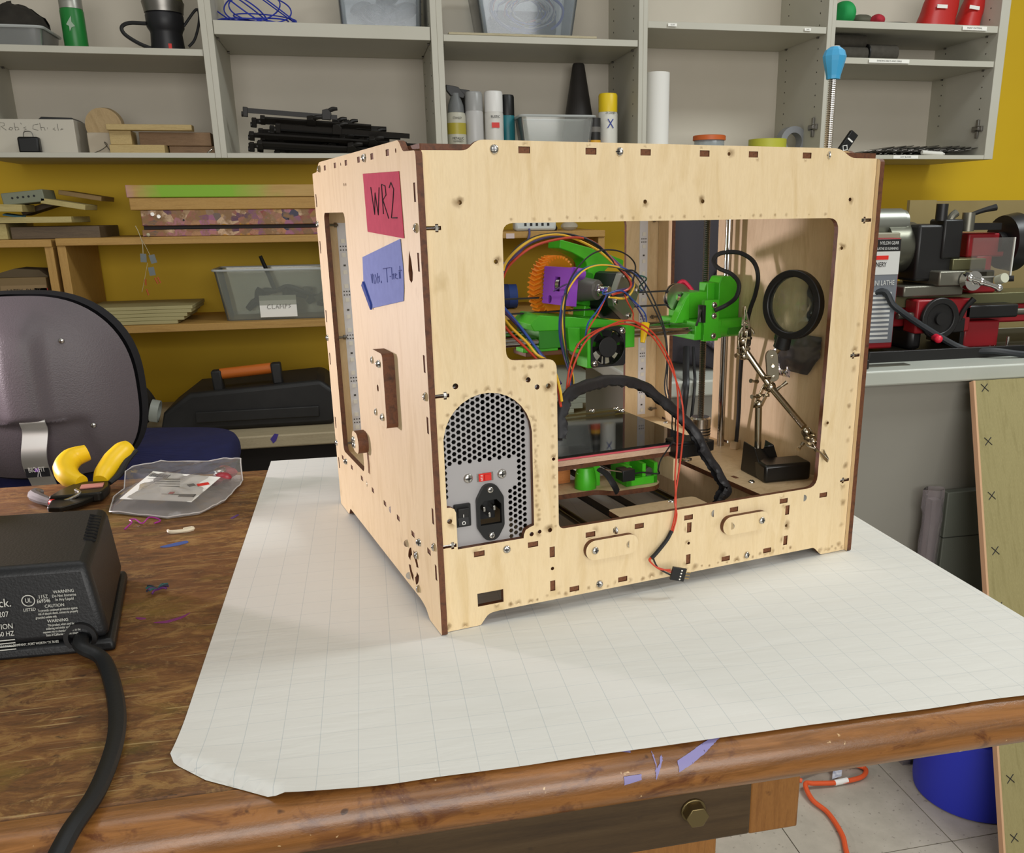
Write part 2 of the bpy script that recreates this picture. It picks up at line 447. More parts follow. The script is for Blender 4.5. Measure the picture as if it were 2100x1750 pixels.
# low bench under the shelving
BENCH = wood('bench_top_wood', 'b0a284', 'bdae8e', 'a59678', (1.2, 14, 14), 6, .6)
be = thing('low_bench', 'low pale wooden bench under the pine shelves', 'bench', (-.2, 1.72, 0))
MB().bx(-1.4, .85, 0, .555, .598, .632).build('bench_top', BENCH, be, bevel=.004)
MB().bx(-1.4, .85, .06, .09, .10, .598).build('front_panel', mat('bench_shade', '2a2624', .8), be)  # dark sheet standing in for the shade under the bench top
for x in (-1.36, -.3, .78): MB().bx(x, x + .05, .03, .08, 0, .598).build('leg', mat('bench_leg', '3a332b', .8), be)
MB().prism([(-.012, .004), (.0, .018), (.01, .016), (.002, -.002), (-.006, -.008)], 0, .0008, lambda u, v, h: (-.09 + u, -h, .618 + v)).build('paint_mark', mat('violet_paint', '4a3a90', .5), be)

# ------------------------------------------------------------------ grey counter on the right
GREYP = mat('grey_laminate', '8d8a80', .45, c2='86837a', scale=2.5)
CT = mat('pale_countertop', 'b5b8ae', .35, c2='a9aca2', scale=5)
cb = thing('counter_cabinet', 'grey counter base cabinet beside the work table', 'counter', (1.4, .87, 0))
MB().bx(-.93, 1.2, 0, .50, .085, .858).build('body', GREYP, cb)
MB().bx(-.925, 1.2, .004, .49, 0.0, .085).build('plinth', mat('grey_plinth', '5d5c55', .5), cb, bevel=.002)
ct = MB().bx(-.96, 1.2, -.03, .55, .0, .030)
cto = ct.build('countertop', CT, None, bevel=.004, label='pale grey laminate countertop carrying the red metal lathe', cat='countertop')
cto.location = (1.4, .87, .8585)
# ================================================================== the laser-cut wooden 3D printer
def ply_mat(name, c1, c2, c3, stretch):
    m = bpy.data.materials.new(name); m.use_nodes = True; t = NT(m)
    f = t.noise(t.coord(stretch), 7, 5, .6, .6)
    c = t.ramp(f, [(.3, lin(c1)), (.5, lin(c2)), (.7, lin(c3))])
    g = t.noise(t.coord(tuple(x * 14 for x in stretch)), 9, 4, .7)
    c = t.mix(.10, c, t.ramp(g, [(.3, (.5, .42, .32, 1)), (.6, (1, 1, 1, 1))]), 'MULTIPLY')
    s = t.noise(t.coord(), 30, 3, .5); c = t.mix(t.ramp(s, [(.66, BW[0]), (.80, (.45, .45, .45, 1))]), c, lin('a88a4c'))
    t.l(c, t.b.inputs['Base Color']); t.b.inputs['Roughness'].default_value = .5; t.bump(g, .05, .0005)
    return m
PLY = ply_mat('birch_ply', 'dcc396', 'e4cda4', 'd8be90', (9, 9, 1.4))
PLYD = ply_mat('birch_ply_inner', 'd4b88e', 'dec39a', 'ccae82', (9, 9, 1.6))
CHAR = wood('charred_ply_edge', '4a2814', '6b3d20', '35200f', (2, 2, 2), 60, .6)
TABM = wood('charred_tab', '54301a', '7a4a2a', '3a2010', (3, 3, 3), 90, .7)
GREEN = mat('green_printed_plastic', '3fa81e', .36, c2='48b424', scale=60)
DGREEN = mat('dark_green_plastic', '2c8418', .4)
ORANGE = mat('orange_printed_plastic', 'f09224', .42)
PURPLE = mat('purple_printed_plastic', '8a44b4', .35)
PSUGREY = mat('powder_grey_metal', 'a9a6a6', .42, .25)
LEDW = mat('led_white', 'e8e4da', .4)
STRIPM = mat('led_strip_white', 'dcdade', .45)

pr = thing('desktop_printer', 'open birch plywood desktop 3d printer standing on gridded paper', 'printer', (0, 0, TH + .0012), R12)
YF0, YF1 = -.003, .0022
def fp(x, z): return (x - .00444 * (x + 196), z + .00444 * (342 - z))
FM = lambda u, v, h: (u / 1000, h, v / 1000)
LM = lambda u, v, h: (h, u / 1000, v / 1000)
def rect(x, z, w, h): return [(x - w / 2, z - h / 2), (x + w / 2, z - h / 2), (x + w / 2, z + h / 2), (x - w / 2, z + h / 2)]
def tcut(x, z, s):   # T-slot open to the side panel (s=+1 opens to the left)
    return [(x - 6 * s, z - 1.5), (x + 1 * s, z - 1.5), (x + 1 * s, z - 3), (x + 3.4 * s, z - 3), (x + 3.4 * s, z - 1.5), (x + 5.6 * s, z - 1.5), (x + 5.6 * s, z + 1.5), (x + 3.4 * s, z + 1.5), (x + 3.4 * s, z + 3), (x + 1 * s, z + 3), (x + 1 * s, z + 1.5), (x - 6 * s, z + 1.5)]
slots_h = [(88.2, 386.8), (145.5, 386.8), (195.3, 386.8), (252.4, 386.8), (302.3, 386.8), (360.5, 386.8)]
slots_l = [(38.7, 64.6), (88.3, 64.6), (144.3, 64.6), (194.4, 64.6), (247.7, 64.6), (299.3, 64.6), (358.9, 64.6), (408.8, 63.6)]
slots_b = [(127.9, 15.1), (177.6, 15.1), (292.2, 15.1), (342, 15.1)]
slots_v = [(106.5, 54.4), (106.5, 22.2), (248.8, 54.4), (248.8, 22.2), (364.2, 54.2), (364.2, 22.0)]
holes_f = [(277, 386.8, 1.5), (34.6, 348.6, 1.7), (195.5, 348.5, 1.7), (252, 348.5, 1.7), (413.6, 349.4, 1.7), (62.2, 304.5, 1.7), (408.2, 306, 1.6), (407.3, 138.6, 1.5),
           (24.5, 209.4, 2.4), (87.2, 209.2, 2.2), (95.1, 202.5, 2.2), (105.2, 202.5, 2.2), (109.1, 138.9, 1.5), (14.2, 97.4, 2.2), (87.2, 74.3, 2.0), (94.8, 75.3, 1.8), (104.7, 75.2, 2.1),
           (106.5, 38.7, 1.6), (248.7, 38.5, 1.5), (364, 37.8, 1.5)]
bolts_f = [(63.5, 386.8), (170.9, 386.8), (385.8, 387.4), (63.6, 64.4), (170.1, 64.6), (276.3, 64.2), (383.9, 63.8), (153.2, 15.2), (317.1, 14.6)]
out_f = roundpoly([(5.6, 0), (36.5, 0), (44, 9.5), (53, 10.3), (393, 9.2), (399, 9.2), (408.5, 0), (439.2, 0), (439.2, 385.2), (409, 385.2), (395, 393.2), (49, 393.2), (40.5, 385.4), (5.6, 385.0)], [0, 1, 5, 4, 4, 4, 2, 0, 0, 5, 6, 6, 4, 1])
win = roundpoly([fp(*p) for p in [(68.4, 333.2), (402.5, 333.2), (399.6, 73.2), (113.2, 74.6), (113.2, 224.6), (68.4, 226.4)]], [9, 12, 12, 6, 9, 8], 5)
# power supply aperture: round topped with two screw lugs left in
psu = [fp(*p) for p in ([(12.3, 167)] + [(51 + 38.7 * math.cos(math.radians(a)), 163 + 38.7 * math.sin(math.radians(a))) for a in range(172, 6, -12)] + [(89.7, 165), (89.7, 82), (86, 81), (81.8, 79), (80, 75), (79.7, 71.8), (20, 71.7), (20, 104), (18.6, 107.4), (15.6, 109.2), (12.3, 109.4)])]
holes = [win, psu]
for x, z in slots_h + slots_l + slots_b: holes.append(rect(*fp(x, z), 9.6, 4.9))
for x, z in slots_v: holes.append(rect(*fp(x, z), 4.9, 9.8))
for x, z, r in holes_f: holes.append(circ(*fp(x, z), r, 12))
holes.append([fp(*p) for p in [(35.5, 28.3), (59.3, 28.1), (59.3, 16.2), (35.6, 16.2)]])
TL = [(fp(13.4, 330.4)), (fp(15, 202.6)), (fp(15.6, 75.8))]; TR = [fp(437.4, 330.8), fp(437.4, 203.4), fp(437, 75.7)]
for x, z in TL: holes.append(tcut(12.5, z, 1))
for x, z in TR: holes.append(tcut(432.4, z, -1))
fpn = MB().plate(out_f, holes, YF0, YF1, FM, 0, 1).build('front_panel', [PLY, CHAR], pr, smooth=0)
# joints: tab ends showing in the slots, slightly below the surface
tabm = MB().box((0, 0, 0), (.0090, .0044, .0044)).mesh('tab', TABM, 0)
tabv = MB().box((0, 0, 0), (.0044, .0044, .0092)).mesh('tab', TABM, 0)
for x, z in slots_h + slots_l + slots_b:
    x, z = fp(x, z); inst(tabm, 'tab', fpn, (x / 1000, .0002, z / 1000))
for x, z in slots_v:
    x, z = fp(x, z); inst(tabv, 'tab', fpn, (x / 1000, .0002, z / 1000))
# pan head screws
def screw_mesh(r=.0036, h=.0022):
    b = MB(); b.lathe([(r, 0), (r, h * .35), (r * .85, h * .75), (r * .5, h), (0, h)], n=14)
    b.box((0, 0, h), (r * 1.1, r * .22, h * .35), k=1); b.box((0, 0, h), (r * .22, r * 1.1, h * .35), k=1)
    return b.mesh('screw', [STEEL, mat('screw_slot', '2c2a28', .6)], 40)
SCREW = screw_mesh()
FR = (PI / 2, 0, 0)        # screw facing the front (-y)
LR = (0, -PI / 2, 0)       # screw facing left (-x)
for x, z in bolts_f:
    x, z = fp(x, z); inst(SCREW, 'screw', fpn, (x / 1000, YF0, z / 1000), (PI / 2, 0, 0.7 * x))
# captive bolts and nuts in the T-slots
def tbolt(x0, x1, xn):
    b = MB(); b.cyl((x0, 0, 0), (x1, 0, 0), .0012, n=8); b.cyl((xn - .0011, 0, 0), (xn + .0011, 0, 0), .0031, n=6, k=0)
    return b.mesh('bolt', STEEL, 40)
TBL, TBR = tbolt(-.006, .0048, .0022), tbolt(.006, -.0048, -.0022)
for x, z in TL: inst(TBL, 'bolt', fpn, (.0125, -.0006, z / 1000))
for x, z in TR: inst(TBR, 'bolt', fpn, (.4324, -.0006, z / 1000))
# two rounded cover plates
for x0, x1, zc in ((137.2, 190.6, 50.7), (284, 338.2, 50.4)):
    xa, z = fp(x0, zc); xb, _ = fp(x1, zc)
    p = MB().plate(rrect(xa, xb, z - 9.3, z + 9.3, 9.2, 7), [], YF0 - .0052, YF0, FM, 0, 1).build('cover_plate', [PLY, CHAR], fpn, smooth=0)
    for xs in (xa + 9, xb - 9): inst(SCREW, 'screw', fpn, (xs / 1000, YF0 - .0052, z / 1000), (PI / 2, 0, xs))

# laser scorch stains around the cut edges of the front face
sm = bpy.data.materials.new('scorch_stain'); sm.use_nodes = True; t_ = NT(sm)
at = t_.n('ShaderNodeAttribute'); at.attribute_name = 'fade'; t_.l(at.outputs['Fac'], t_.b.inputs['Alpha']); t_.b.inputs['Base Color'].default_value = lin('7a5618'); t_.b.inputs['Roughness'].default_value = .7
rs = random.Random(5); spots = []
for x, z, r in holes_f: spots += [(x + rs.uniform(-2, 2), z + rs.uniform(-2, 2), r + rs.uniform(1.5, 3.5), .45) for _ in range(2)]
for x, z in slots_l + slots_b + slots_v: spots += [(x + rs.uniform(-5, 5), z + rs.uniform(-4, 4), rs.uniform(3, 5.5), .30) for _ in range(2)]
for x, z in slots_h: spots += [(x + rs.uniform(-5, 5), z + rs.choice((-4, 4)), rs.uniform(1.5, 3), .28)]
for k in range(34): spots.append((54 + k * 9.6 + rs.uniform(-3, 3), 11 + rs.uniform(0, 3), rs.uniform(1.5, 4.5), rs.uniform(.25, .6)))
for k in range(16): spots.append((rs.choice((8, 9, 38, 410, 428)) + rs.uniform(-3, 20), rs.uniform(1, 5), rs.uniform(2, 4), rs.uniform(.25, .55)))
for k in range(22): spots.append((91.5 + rs.uniform(0, 3.5), 82 + k * 4.4, rs.uniform(1.5, 3.4), rs.uniform(.2, .5)))
for k in range(13): a = math.radians(5 + k * 14); spots.append((51 + 41.5 * math.cos(a), 163 + 41.5 * math.sin(a), rs.uniform(2, 4), rs.uniform(.2, .45)))
for k in range(16): spots.append((111 - rs.uniform(0, 3), 78 + k * 9, rs.uniform(1.5, 3.4), rs.uniform(.2, .45)))
for k in range(12): spots.append((435 + rs.uniform(-2, 2), 12 + k * 20 + rs.uniform(-6, 6), rs.uniform(2, 5), rs.uniform(.2, .5)))
for k in range(10): spots.append((72 + rs.uniform(0, 34), 221 - rs.uniform(0, 2), rs.uniform(1.5, 3), rs.uniform(.2, .4)))
for k in range(24): spots.append((80 + k * 13.2 + rs.uniform(-5, 5), 335.5 + rs.uniform(0, 1.5), rs.uniform(.8, 2.4), rs.uniform(.15, .4)))
sv, sf_, sa = [], [], []
for x, z, r, al in spots:
    x, z = fp(x, z); o_ = len(sv); sv.append((x / 1000, YF0 - .00006, z / 1000)); sa.append(al)
    for i in range(10): a = 2 * PI * i / 10; rr_ = r * rs.uniform(.8, 1.25); sv.append(((x + rr_ * math.cos(a)) / 1000, YF0 - .00006, (z + rr_ * math.sin(a)) / 1000)); sa.append(0.0)
    sf_ += [(o_, o_ + 1 + i, o_ + 1 + (i + 1) % 10) for i in range(10)]
inside = lambda x, z, poly: sum(((poly[i][1] > z) != (poly[i - 1][1] > z)) and (x < (poly[i - 1][0] - poly[i][0]) * (z - poly[i][1]) / (poly[i - 1][1] - poly[i][1]) + poly[i][0]) for i in range(len(poly))) % 2
big = [win, psu] + holes[2:]
keep = []
for k in range(0, len(sf_), 10):
    for f_ in sf_[k:k + 10]:
        if all(inside(sv[i][0] * 1000, sv[i][2] * 1000, out_f) and not any(inside(sv[i][0] * 1000, sv[i][2] * 1000, h) for h in big) for i in f_): keep.append(f_)
sme = bpy.data.meshes.new('scorch_stain'); sme.from_pydata(sv, [], keep); sme.materials.append(sm)
fa = sme.attributes.new('fade', 'FLOAT', 'POINT'); fa.data.foreach_set('value', sa)
so = bpy.data.objects.new('scorch_stain', sme); COL.objects.link(so); so.parent = fpn; so['kind'] = 'stuff'

# ---- side panels
ZS = [356, 306, 229.2, 180.3, 104.2, 54.6]
out_l = roundpoly([(-7.6, 0), (27, 0), (36.5, 7.6), (53, 9.9), (341, 9.9), (351, 0), (397, 0), (397, 384.6), (371.5, 385.3), (355, 394.6), (36, 394.6), (25.4, 385.8), (-7.6, 384.6)], [1, 3, 6, 4, 3, 1, 1, 3, 4, 5, 5, 4, 4])
low_y = [361, 312.5, 263, 214, 164.5, 115, 65.5, 17]
top_y = [324.5, 273.4, 223.1, 170.5, 121.2, 70]
def side_holes():
    h = [rrect(247, 351, 78, 343, 7, 4)]
    for z in ZS: h += [rect(-.4, z, 4.9, 13.6), rect(387.2, z, 4.9, 13.6)]
    for y in low_y: h.append(rect(y, 68 - .6, 9.6, 4.9))
    for y in top_y: h.append(rect(y, 387.5, 9.6, 4.9))
    h += [circ(246, 387.3, 1.6, 8), circ(44.8, 387.5, 1.8, 8), circ(238.3, 368.5, 1.6, 8), circ(230, 368.4, 1.6, 8)]
    return h
hl = side_holes()
tear = [(23.5, 314), (19, 306), (17, 297), (18.5, 291.5), (22.5, 289.3), (27, 291.5), (29, 298), (26.5, 306)]
hl.append(tear); hl.append(circ(115, 192, 3, 10))
for a0 in (12, 102, 192, 282):     # fan guard openings
    arc = [(70.5 + 17 * math.cos(math.radians(a0 + t)), 35 + 17 * math.sin(math.radians(a0 + t))) for t in range(0, 70, 8)]
    arc += [(70.5 + 10 * math.cos(math.radians(a0 + t)), 35 + 10 * math.sin(math.radians(a0 + t))) for t in range(64, -2, -8)]
    hl.append(arc)
lp = MB().plate(out_l, hl, 0, .0052, LM, 0, 1).build('side_panel', [PLY, CHAR], pr, smooth=0)
rp = MB().plate(out_l, side_holes(), .4395, .4447, LM, 0, 1).build('side_panel', [PLYD, CHAR], pr, smooth=0)
tab_s = MB().box((0, 0, 0), (.0044, .0044, .0130)).mesh('tab', TABM, 0)
tab_h = MB().box((0, 0, 0), (.0044, .0090, .0044)).mesh('tab', TABM, 0)
for z in ZS:
    for y in (-.4, 387.2): inst(tab_s, 'tab', lp, (.0029, y / 1000, z / 1000))
for y in low_y: inst(tab_h, 'tab', lp, (.0029, y / 1000, .0674))
for y in top_y: inst(tab_h, 'tab', lp, (.0029, y / 1000, .3875))
for y, z in [(-.6, 330.6), (-.6, 203.4), (-.6, 77.6), (389.5, 331), (389.5, 204.4), (389.5, 79), (351, 387.7), (146.2, 387.6), (340.5, 67.4), (241.7, 67.4), (141.7, 67.4), (44.8, 66.4), (86.4, 51.6), (56.2, 50.6), (86.2, 19.6), (55.6, 18.4)]:
    inst(SCREW, 'screw', lp, (0, y / 1000, z / 1000), (0, -PI / 2, y))
# bearing block plate and small lamp hinge screwed to the left side
bp = MB().plate(roundpoly([(137, 225.5), (91, 225.5), (91, 159), (137, 159)], [12, 5, 5, 8]), [circ(115, 192, 3.2, 12)], -.0105, 0, LM, 0, 1).build('mount_plate', [PLY, CHAR], lp, smooth=0)
for y, z in ((128, 215.6), (102, 215.6), (128, 168), (102.4, 168)): inst(SCREW, 'screw', lp, (-.0105, y / 1000, z / 1000), (0, -PI / 2, y))
MB().plate(rrect(217, 246, 105, 127, 10, 5), [], -.0105, 0, LM, 0, 1).build('latch', [PLY, CHAR], lp, smooth=0)
for z in (118, 112): inst(SCREW, 'screw', lp, (-.0105, .2365, z / 1000), LR)
for y in (221.5, 226): MB().box((-.0002, y / 1000, .094), (.0006, .0012, .022)).build('scratch', TABM, lp)
# paper notes taped to the left side
rn = MB().prism([(155, 375), (37.5, 372.2), (34.2, 322.6), (152.5, 326)], 0, .0004, lambda u, v, h: (-.0004 - h, u / 1000, v / 1000)).build('paper_note', mat('red_construction_paper', 'c23c5a', .85, c2='b83452', scale=120), lp, label='crimson paper note')
NM = lambda u, v: (-.0010, (128 - u * 62) / 1000 , (341 + v * 22 - u * 2.0) / 1000)
strokes([[(0, 1), (.12, .0), (.22, .8), (.32, 0), (.46, 1)], [(.60, .05), (.60, 1.12), (.78, 1.05), (.80, .75), (.62, .55), (.86, -.08)], [(.98, 1.0), (1.08, 1.18), (1.2, .95), (1.12, .5), (1.0, -.05), (1.28, -.02)]], .0005, NM, INK, rn)
bn = MB().prism([(180, 303), (45.5, 322), (42, 299), (43.5, 284), (47, 273.5), (158, 258.2), (171, 266), (184, 277)], 0, .0004, lambda u, v, h: (-.0004 - h, u / 1000, v / 1000)).build('paper_note', mat('blue_construction_paper', '7f8cc8', .85, c2='7884c0', scale=120), lp, label='periwinkle blue paper note')
MB().prism([(186, 277), (180, 281), (155, 262), (157, 257)], 0, .002, lambda u, v, h: (-.0006 - h, u / 1000, v / 1000)).build('curled_edge', mat('deep_blue_paper', '2c4290', .8), bn)
BN = lambda u, v: (-.0010, (150 - u * 100) / 1000, (284 + v * 9 + u * 9) / 1000)
strokes([[(.0, .6), (.03, -.3), (.06, .6)], [(.1, .5), (.1, -.4)], [(.15, .5), (.19, .1), (.15, -.4)], [(.24, .6), (.24, -.4)], [(.24, .1), (.3, .3), (.3, -.3)], [(.36, -.4), (.37, -.2)], [(.45, .9), (.7, .9)], [(.57, .9), (.57, -.4)], [(.66, .1), (.7, .1)], [(.74, .9), (.74, -.2)], [(.74, .2), (.79, .3), (.79, -.2)], [(.84, .1), (.9, .2), (.84, .3), (.84, -.1), (.92, -.2)], [(.97, .4), (.97, -.2)], [(1.0, .9), (1.0, -.2)], [(.96, .5), (1.05, .5)]], .00035, BN, mat('blue_pen', '4a5290', .7), bn)

# ---- back panel, top, bottom deck and inner ribs
back_holes = [rrect(52, 391.5, 74, 334, 10, 4)]
MB().plate(out_f, back_holes, .3846, .3898, FM, 0, 1).build('back_panel', [PLYD, CHAR], pr, smooth=0)
TM = lambda u, v, h: (u / 1000, v / 1000, h)
MB().plate(rrect(5.4, 439.3, -1.5, 384.4, .5, 1), [rrect(60, 385, 60, 330, 10)], .3846, .3898, TM, 0, 1).build('top_panel', [PLYD, CHAR], pr, smooth=0)
deck_hole = roundpoly([(112, 7), (187, 7), (187, 48), (284, 48), (284, 12), (347, 12), (347, 300), (112, 300)], [4, 2, 4, 6, 2, 6, 6, 6])
dk = MB().plate(rrect(5.4, 439.3, 2.4, 384.4, .5, 1), [deck_hole, rect(335, 49.5, .1, .1)], .0618, .067, TM, 0, 1).build('deck', [PLYD, CHAR], pr, smooth=0)
for x, y in ((364, 60), (372, 150), (255, 42), (360, 350), (430, 340)): inst(SCREW, 'screw', dk, (x / 1000, y / 1000, .067))
for x, y in ((360, 84), (385, 10), (408, 10)): MB().box((x / 1000, y / 1000, .0668), (.0095, .0044, .0010), rotm(0, 0, 90 if x < 370 else 0)).build('tab', TABM, dk)
MB().bx(.1045, .1095, .0022, .3846, .010, .0618).build('rib', PLYD, pr); MB().bx(.3617, .3667, .0022, .3846, .010, .0618).build('rib', PLYD, pr)

# ---- LED strips on the two rear columns
def led_strip(x0, x1, name='led_strip'):
    s = MB().bx(x0, x1, .3838, .3845, .072, .332).build(name, STRIPM, pr)
    b = MB(); d = MB(); cx = (x0 + x1) / 2; z = .078; i = 0
    while z < .328:
        b.box((cx, .3832, z), (.0045, .0014, .0045))
        if i % 3 == 0: d.box((cx, .3836, z + .0075), (.0025, .0008, .002))
        if i % 3 == 1:
            for dx in (-.003, 0, .003):
                for dz in (.0055, .0095): d.box((cx + dx, .3836, z + dz), (.0013, .0007, .0013))
        z += .0155 if i % 3 else .019; i += 1
    b.build('led', LEDW, s, kind='stuff'); d.build('contact', mat('led_contact', '4a4640', .5), s, kind='stuff')
led_strip(.0195, .0300); led_strip(.4110, .4230)
for z in (.330, .205, .079):
    for x in (.4385, .008):
        MB().cyl((x - .012 if x > .2 else x, .380, z), (x if x > .2 else x + .012, .380, z), .0014, n=8).cyl((.429 if x > .2 else .016, .380, z), (.4315 if x > .2 else .0185, .380, z), .003, n=6).build('bolt', DULLSTEEL, pr)

# ---- Z axis rods on the right, coupler
ROD = mat('polished_rod', 'b8b4b0', .12, 1.0)
MB().cyl((.425, .205, .062), (.425, .205, .384), .0042, n=20).build('smooth_rod', ROD, pr)
tr_ = MB()
zz = .10; prof = []
while zz < .384: prof += [(.0040, zz), (.0033, zz + .0011)]; zz += .0022
tr_.lathe([(.0033, .062)] + prof, (.4105, .228, 0), n=14)
tr_.build('threaded_rod', mat('threaded_steel', '6c6a66', .32, 1.0), pr, smooth=20)
cp = MB(); cp.lathe([(.0125, .072), (.0125, .098), (.011, .100), (.0045, .100)], (.4105, .228, 0), n=28)
for zz in (.078, .0815, .085): cp.ring((.4105, .228, zz), (.4105, .228, zz + .0016), .01262, .0120, n=28, k=1)
cp.build('shaft_coupler', [STEEL, mat('groove_dark', '444240', .5, 1.0)], pr)
MB().cyl((.0195, .205, .062), (.0195, .205, .384), .0042, n=16).build('smooth_rod', ROD, pr)
MB().cyl((.034, .228, .062), (.034, .228, .384), .0039, n=12).build('threaded_rod', MATS['threaded_steel'], pr)

# ---- X axis rods, belt, right X end
MB().cyl((.03, .185, .2125), (.395, .185, .2125), .0041, n=16).build('smooth_rod', ROD, pr)
MB().cyl((.03, .232, .2145), (.392, .232, .2145), .0041, n=16).build('smooth_rod', ROD, pr)
for z in (.254, .2385): MB().bx(.04, .38, .2155, .2215, z - .0007, z + .0007).build('belt', DARK, pr)
xe = MB().prism(roundpoly([(372, 201), (391, 201), (391, 246), (372, 246)], .8), 0, .006, lambda u, v, h: (u / 1000, .170 + h, v / 1000)).build('x_end', GREEN, pr)
def XE(n, b, m=GREEN, bev=.001): return b.build(n, m, xe, bevel=bev)
XE('rod_clamp', MB().bx(.364, .400, .176, .250, .202, .2225))
XE('nut_block', MB().bx(.372, .398, .205, .246, .2225, .252))
XE('web', MB().prism([(352, 219), (372, 219), (372, 252), (366, 246)], 0, .012, lambda u, v, h: (u / 1000, .200 + h, v / 1000)))
XE('bearing_holder', MB().prism(roundpoly([(408, 216), (443 - 6, 216), (437, 262), (430, 269), (412, 269), (408, 262)], 2), 0, .022, lambda u, v, h: (u / 1000, .196 + h, v / 1000)))
XE('bearing_tube', MB().cyl((.392, .186, .2125), (.4375, .186, .2125), .0105, n=24), bev=0)
XE('bearing_clip', MB().bx(.408, .430, .1752, .1764, .2055, .2135), DGREEN, .0003)
XE('backing', MB().bx(.398, .412, .205, .222, .218, .262))
for zz in (.2405, .2285, .2065): inst(SCREW, 'screw', xe, (.3845, .170, zz), FR)
XE('endstop_switch', MB().bx(.3685, .3725, .168, .178, .222, .241).box((.3665, .172, .229), (.0006, .004, .022), rotm(0, 18, 0)), BLACK, .0004)
pu = MB(); pu.ring((.366, .2145, .2465), (.366, .2165, .2465), .0155, .004, n=28); pu.ring((.366, .2205, .2465), (.366, .2225, .2465), .0155, .004, n=28); pu.ring((.366, .2165, .2465), (.366, .2205, .2465), .011, .004, n=24)
pu.build('idler_pulley', STEEL, pr)
xl = MB().bx(.012, .042, .176, .250, .202, .250).build('x_end', GREEN, pr, bevel=.001)

# ---- extruder carriage
ex = MB(); ex.prism(roundpoly([(166, 231), (176, 240), (214, 236), (262, 230), (276, 226), (276, 221), (170, 224)], 1), 0, .05, lambda u, v, h: (u / 1000, .178 + h, v / 1000))
ca = ex.build('carriage', GREEN, pr, bevel=.001)
def CA(n, b, m=GREEN, bev=.0008, **k): return b.build(n, m, ca, bevel=bev, **k)
CA('front_block', MB().prism(roundpoly([(203, 227), (241, 224), (241, 203), (222, 203), (215, 199), (205, 203)], [1, 1, 1, 2, 4, 2]), 0, .012, lambda u, v, h: (u / 1000, .168 + h, v / 1000)))
CA('bearing_block', MB().bx(.176, .262, .180, .240, .205, .224), DGREEN)
CA('fan_bracket', MB().bx(.262, .277, .158, .176, .203, .2265)); CA('fan_bracket', MB().bx(.217, .2225, .150, .176, .186, .226))
CA('hot_end_plate', MB().bx(.165, .215, .190, .225, .196, .2015), mat('brown_mount', '6a4024', .6)); CA('nozzle_plate', MB().bx(.160, .20, .185, .205, .2015, .2065))
inst(SCREW, 'screw', ca, (.2155, .168, .2075), FR)
tilt = Matrix.Rotation(math.radians(11), 3, 'Y')
ec = Vector((.2185, .238, .262)); n_before = set(bpy.data.objects)
def EM(u, v, y): q = tilt @ Vector((u / 1000, 0, v / 1000)); return (ec.x + q.x, y, ec.z + q.z)
CA('extruder_body', MB().prism(roundpoly([(-36, 37), (-36, 46), (36, 46), (86, 43), (86, 34), (58, 32), (48, 24), (46, -34), (20, -34), (20, 20), (12, 32), (-14, 36)], [1.5, 1.5, 1, 2, 2, 5, 6, 1, 1, 6, 6, 1]), .206, .222, lambda u, v, h: EM(u, v, h)), GREEN, .0008)
CA('bolt_housing', MB().prism(rrect(-10, 24, -16, 20, 3), .202, .222, lambda u, v, h: EM(u, v, h)), DGREEN)
# large herringbone gear on the drive bolt
gb = MB(); N = 41; gy = (.2290, .2375, .2460)
ro, ri = .0345, .0312
for j, y in enumerate(gy):
    ph = (0, .62, 0)[j] * 2 * PI / N
    for i in range(N):
        for da, rad in ((-.27, ri), (-.10, ro), (.10, ro), (.27, ri)):
            a = (i + da) * 2 * PI / N + ph; gb.v.append(Vector((ec.x + rad * math.cos(a), y, ec.z + rad * math.sin(a))))
n4 = N * 4
for j in range(2):
    for i in range(n4): gb.f.append([j * n4 + i, j * n4 + (i + 1) % n4, (j + 1) * n4 + (i + 1) % n4, (j + 1) * n4 + i]); gb.mi.append(0)
gb.f.append(list(range(n4))); gb.mi.append(0); gb.f.append(list(range(3 * n4 - 1, 2 * n4 - 1, -1))); gb.mi.append(0)
gr = gb.build('drive_gear', ORANGE, ca, smooth=25)
hub = MB(); hub.cyl((ec.x, .2290, ec.z), (ec.x, .2225, ec.z), .012, n=20); hub.build('drive_gear_hub', ORANGE, ca)
# purple idler block with its bearing window
pi_ = MB()
pc = Vector((.1870, .2030, .2675)); rt = rotm(0, 8, 0)
PMF = lambda u, v, h: tuple(pc + rt @ Vector((h, u, v)))
win_i = [(-.0035, -.006), (.0035, -.006), (.0035, .0085), (-.0035, .0085)]
slot1 = [(x * .0026 + .0085, y * .0042 - .0145) for x, y in circ(0, 0, 1, 10)]; slot2 = [(x * .0026 - .0085, y * .0042 - .0145) for x, y in circ(0, 0, 1, 10)]
serr = [(.0175 + (.0015 if k % 2 else 0), -.019 + k * .0019) for k in range(21)]
pi_.plate([(-.0175, -.0205), (-.0175, .0185)] + list(reversed(serr)), [win_i, slot1, slot2], -.0065, .0065, PMF)
idl = pi_.build('idler_block', PURPLE, ca, smooth=0, bevel=.0005)
eb = MB(); eb.cyl(PMF(-.0165, .0135, -.003), PMF(-.0165, .0135, .0125), .006, n=18); eb.cyl(PMF(-.0140, .0135, .0108), PMF(-.0190, .0135, .0128), .0015, n=8)
eb.box(PMF(-.010, .012, .009), (.006, .014, .010), rt); CA('idler_hinge', eb, PURPLE, .0003)
CA('idler_bearing', MB().cyl(PMF(-.0022, .0012, -.0005), PMF(.0022, .0012, -.0005), .0068, n=20), STEEL, 0)
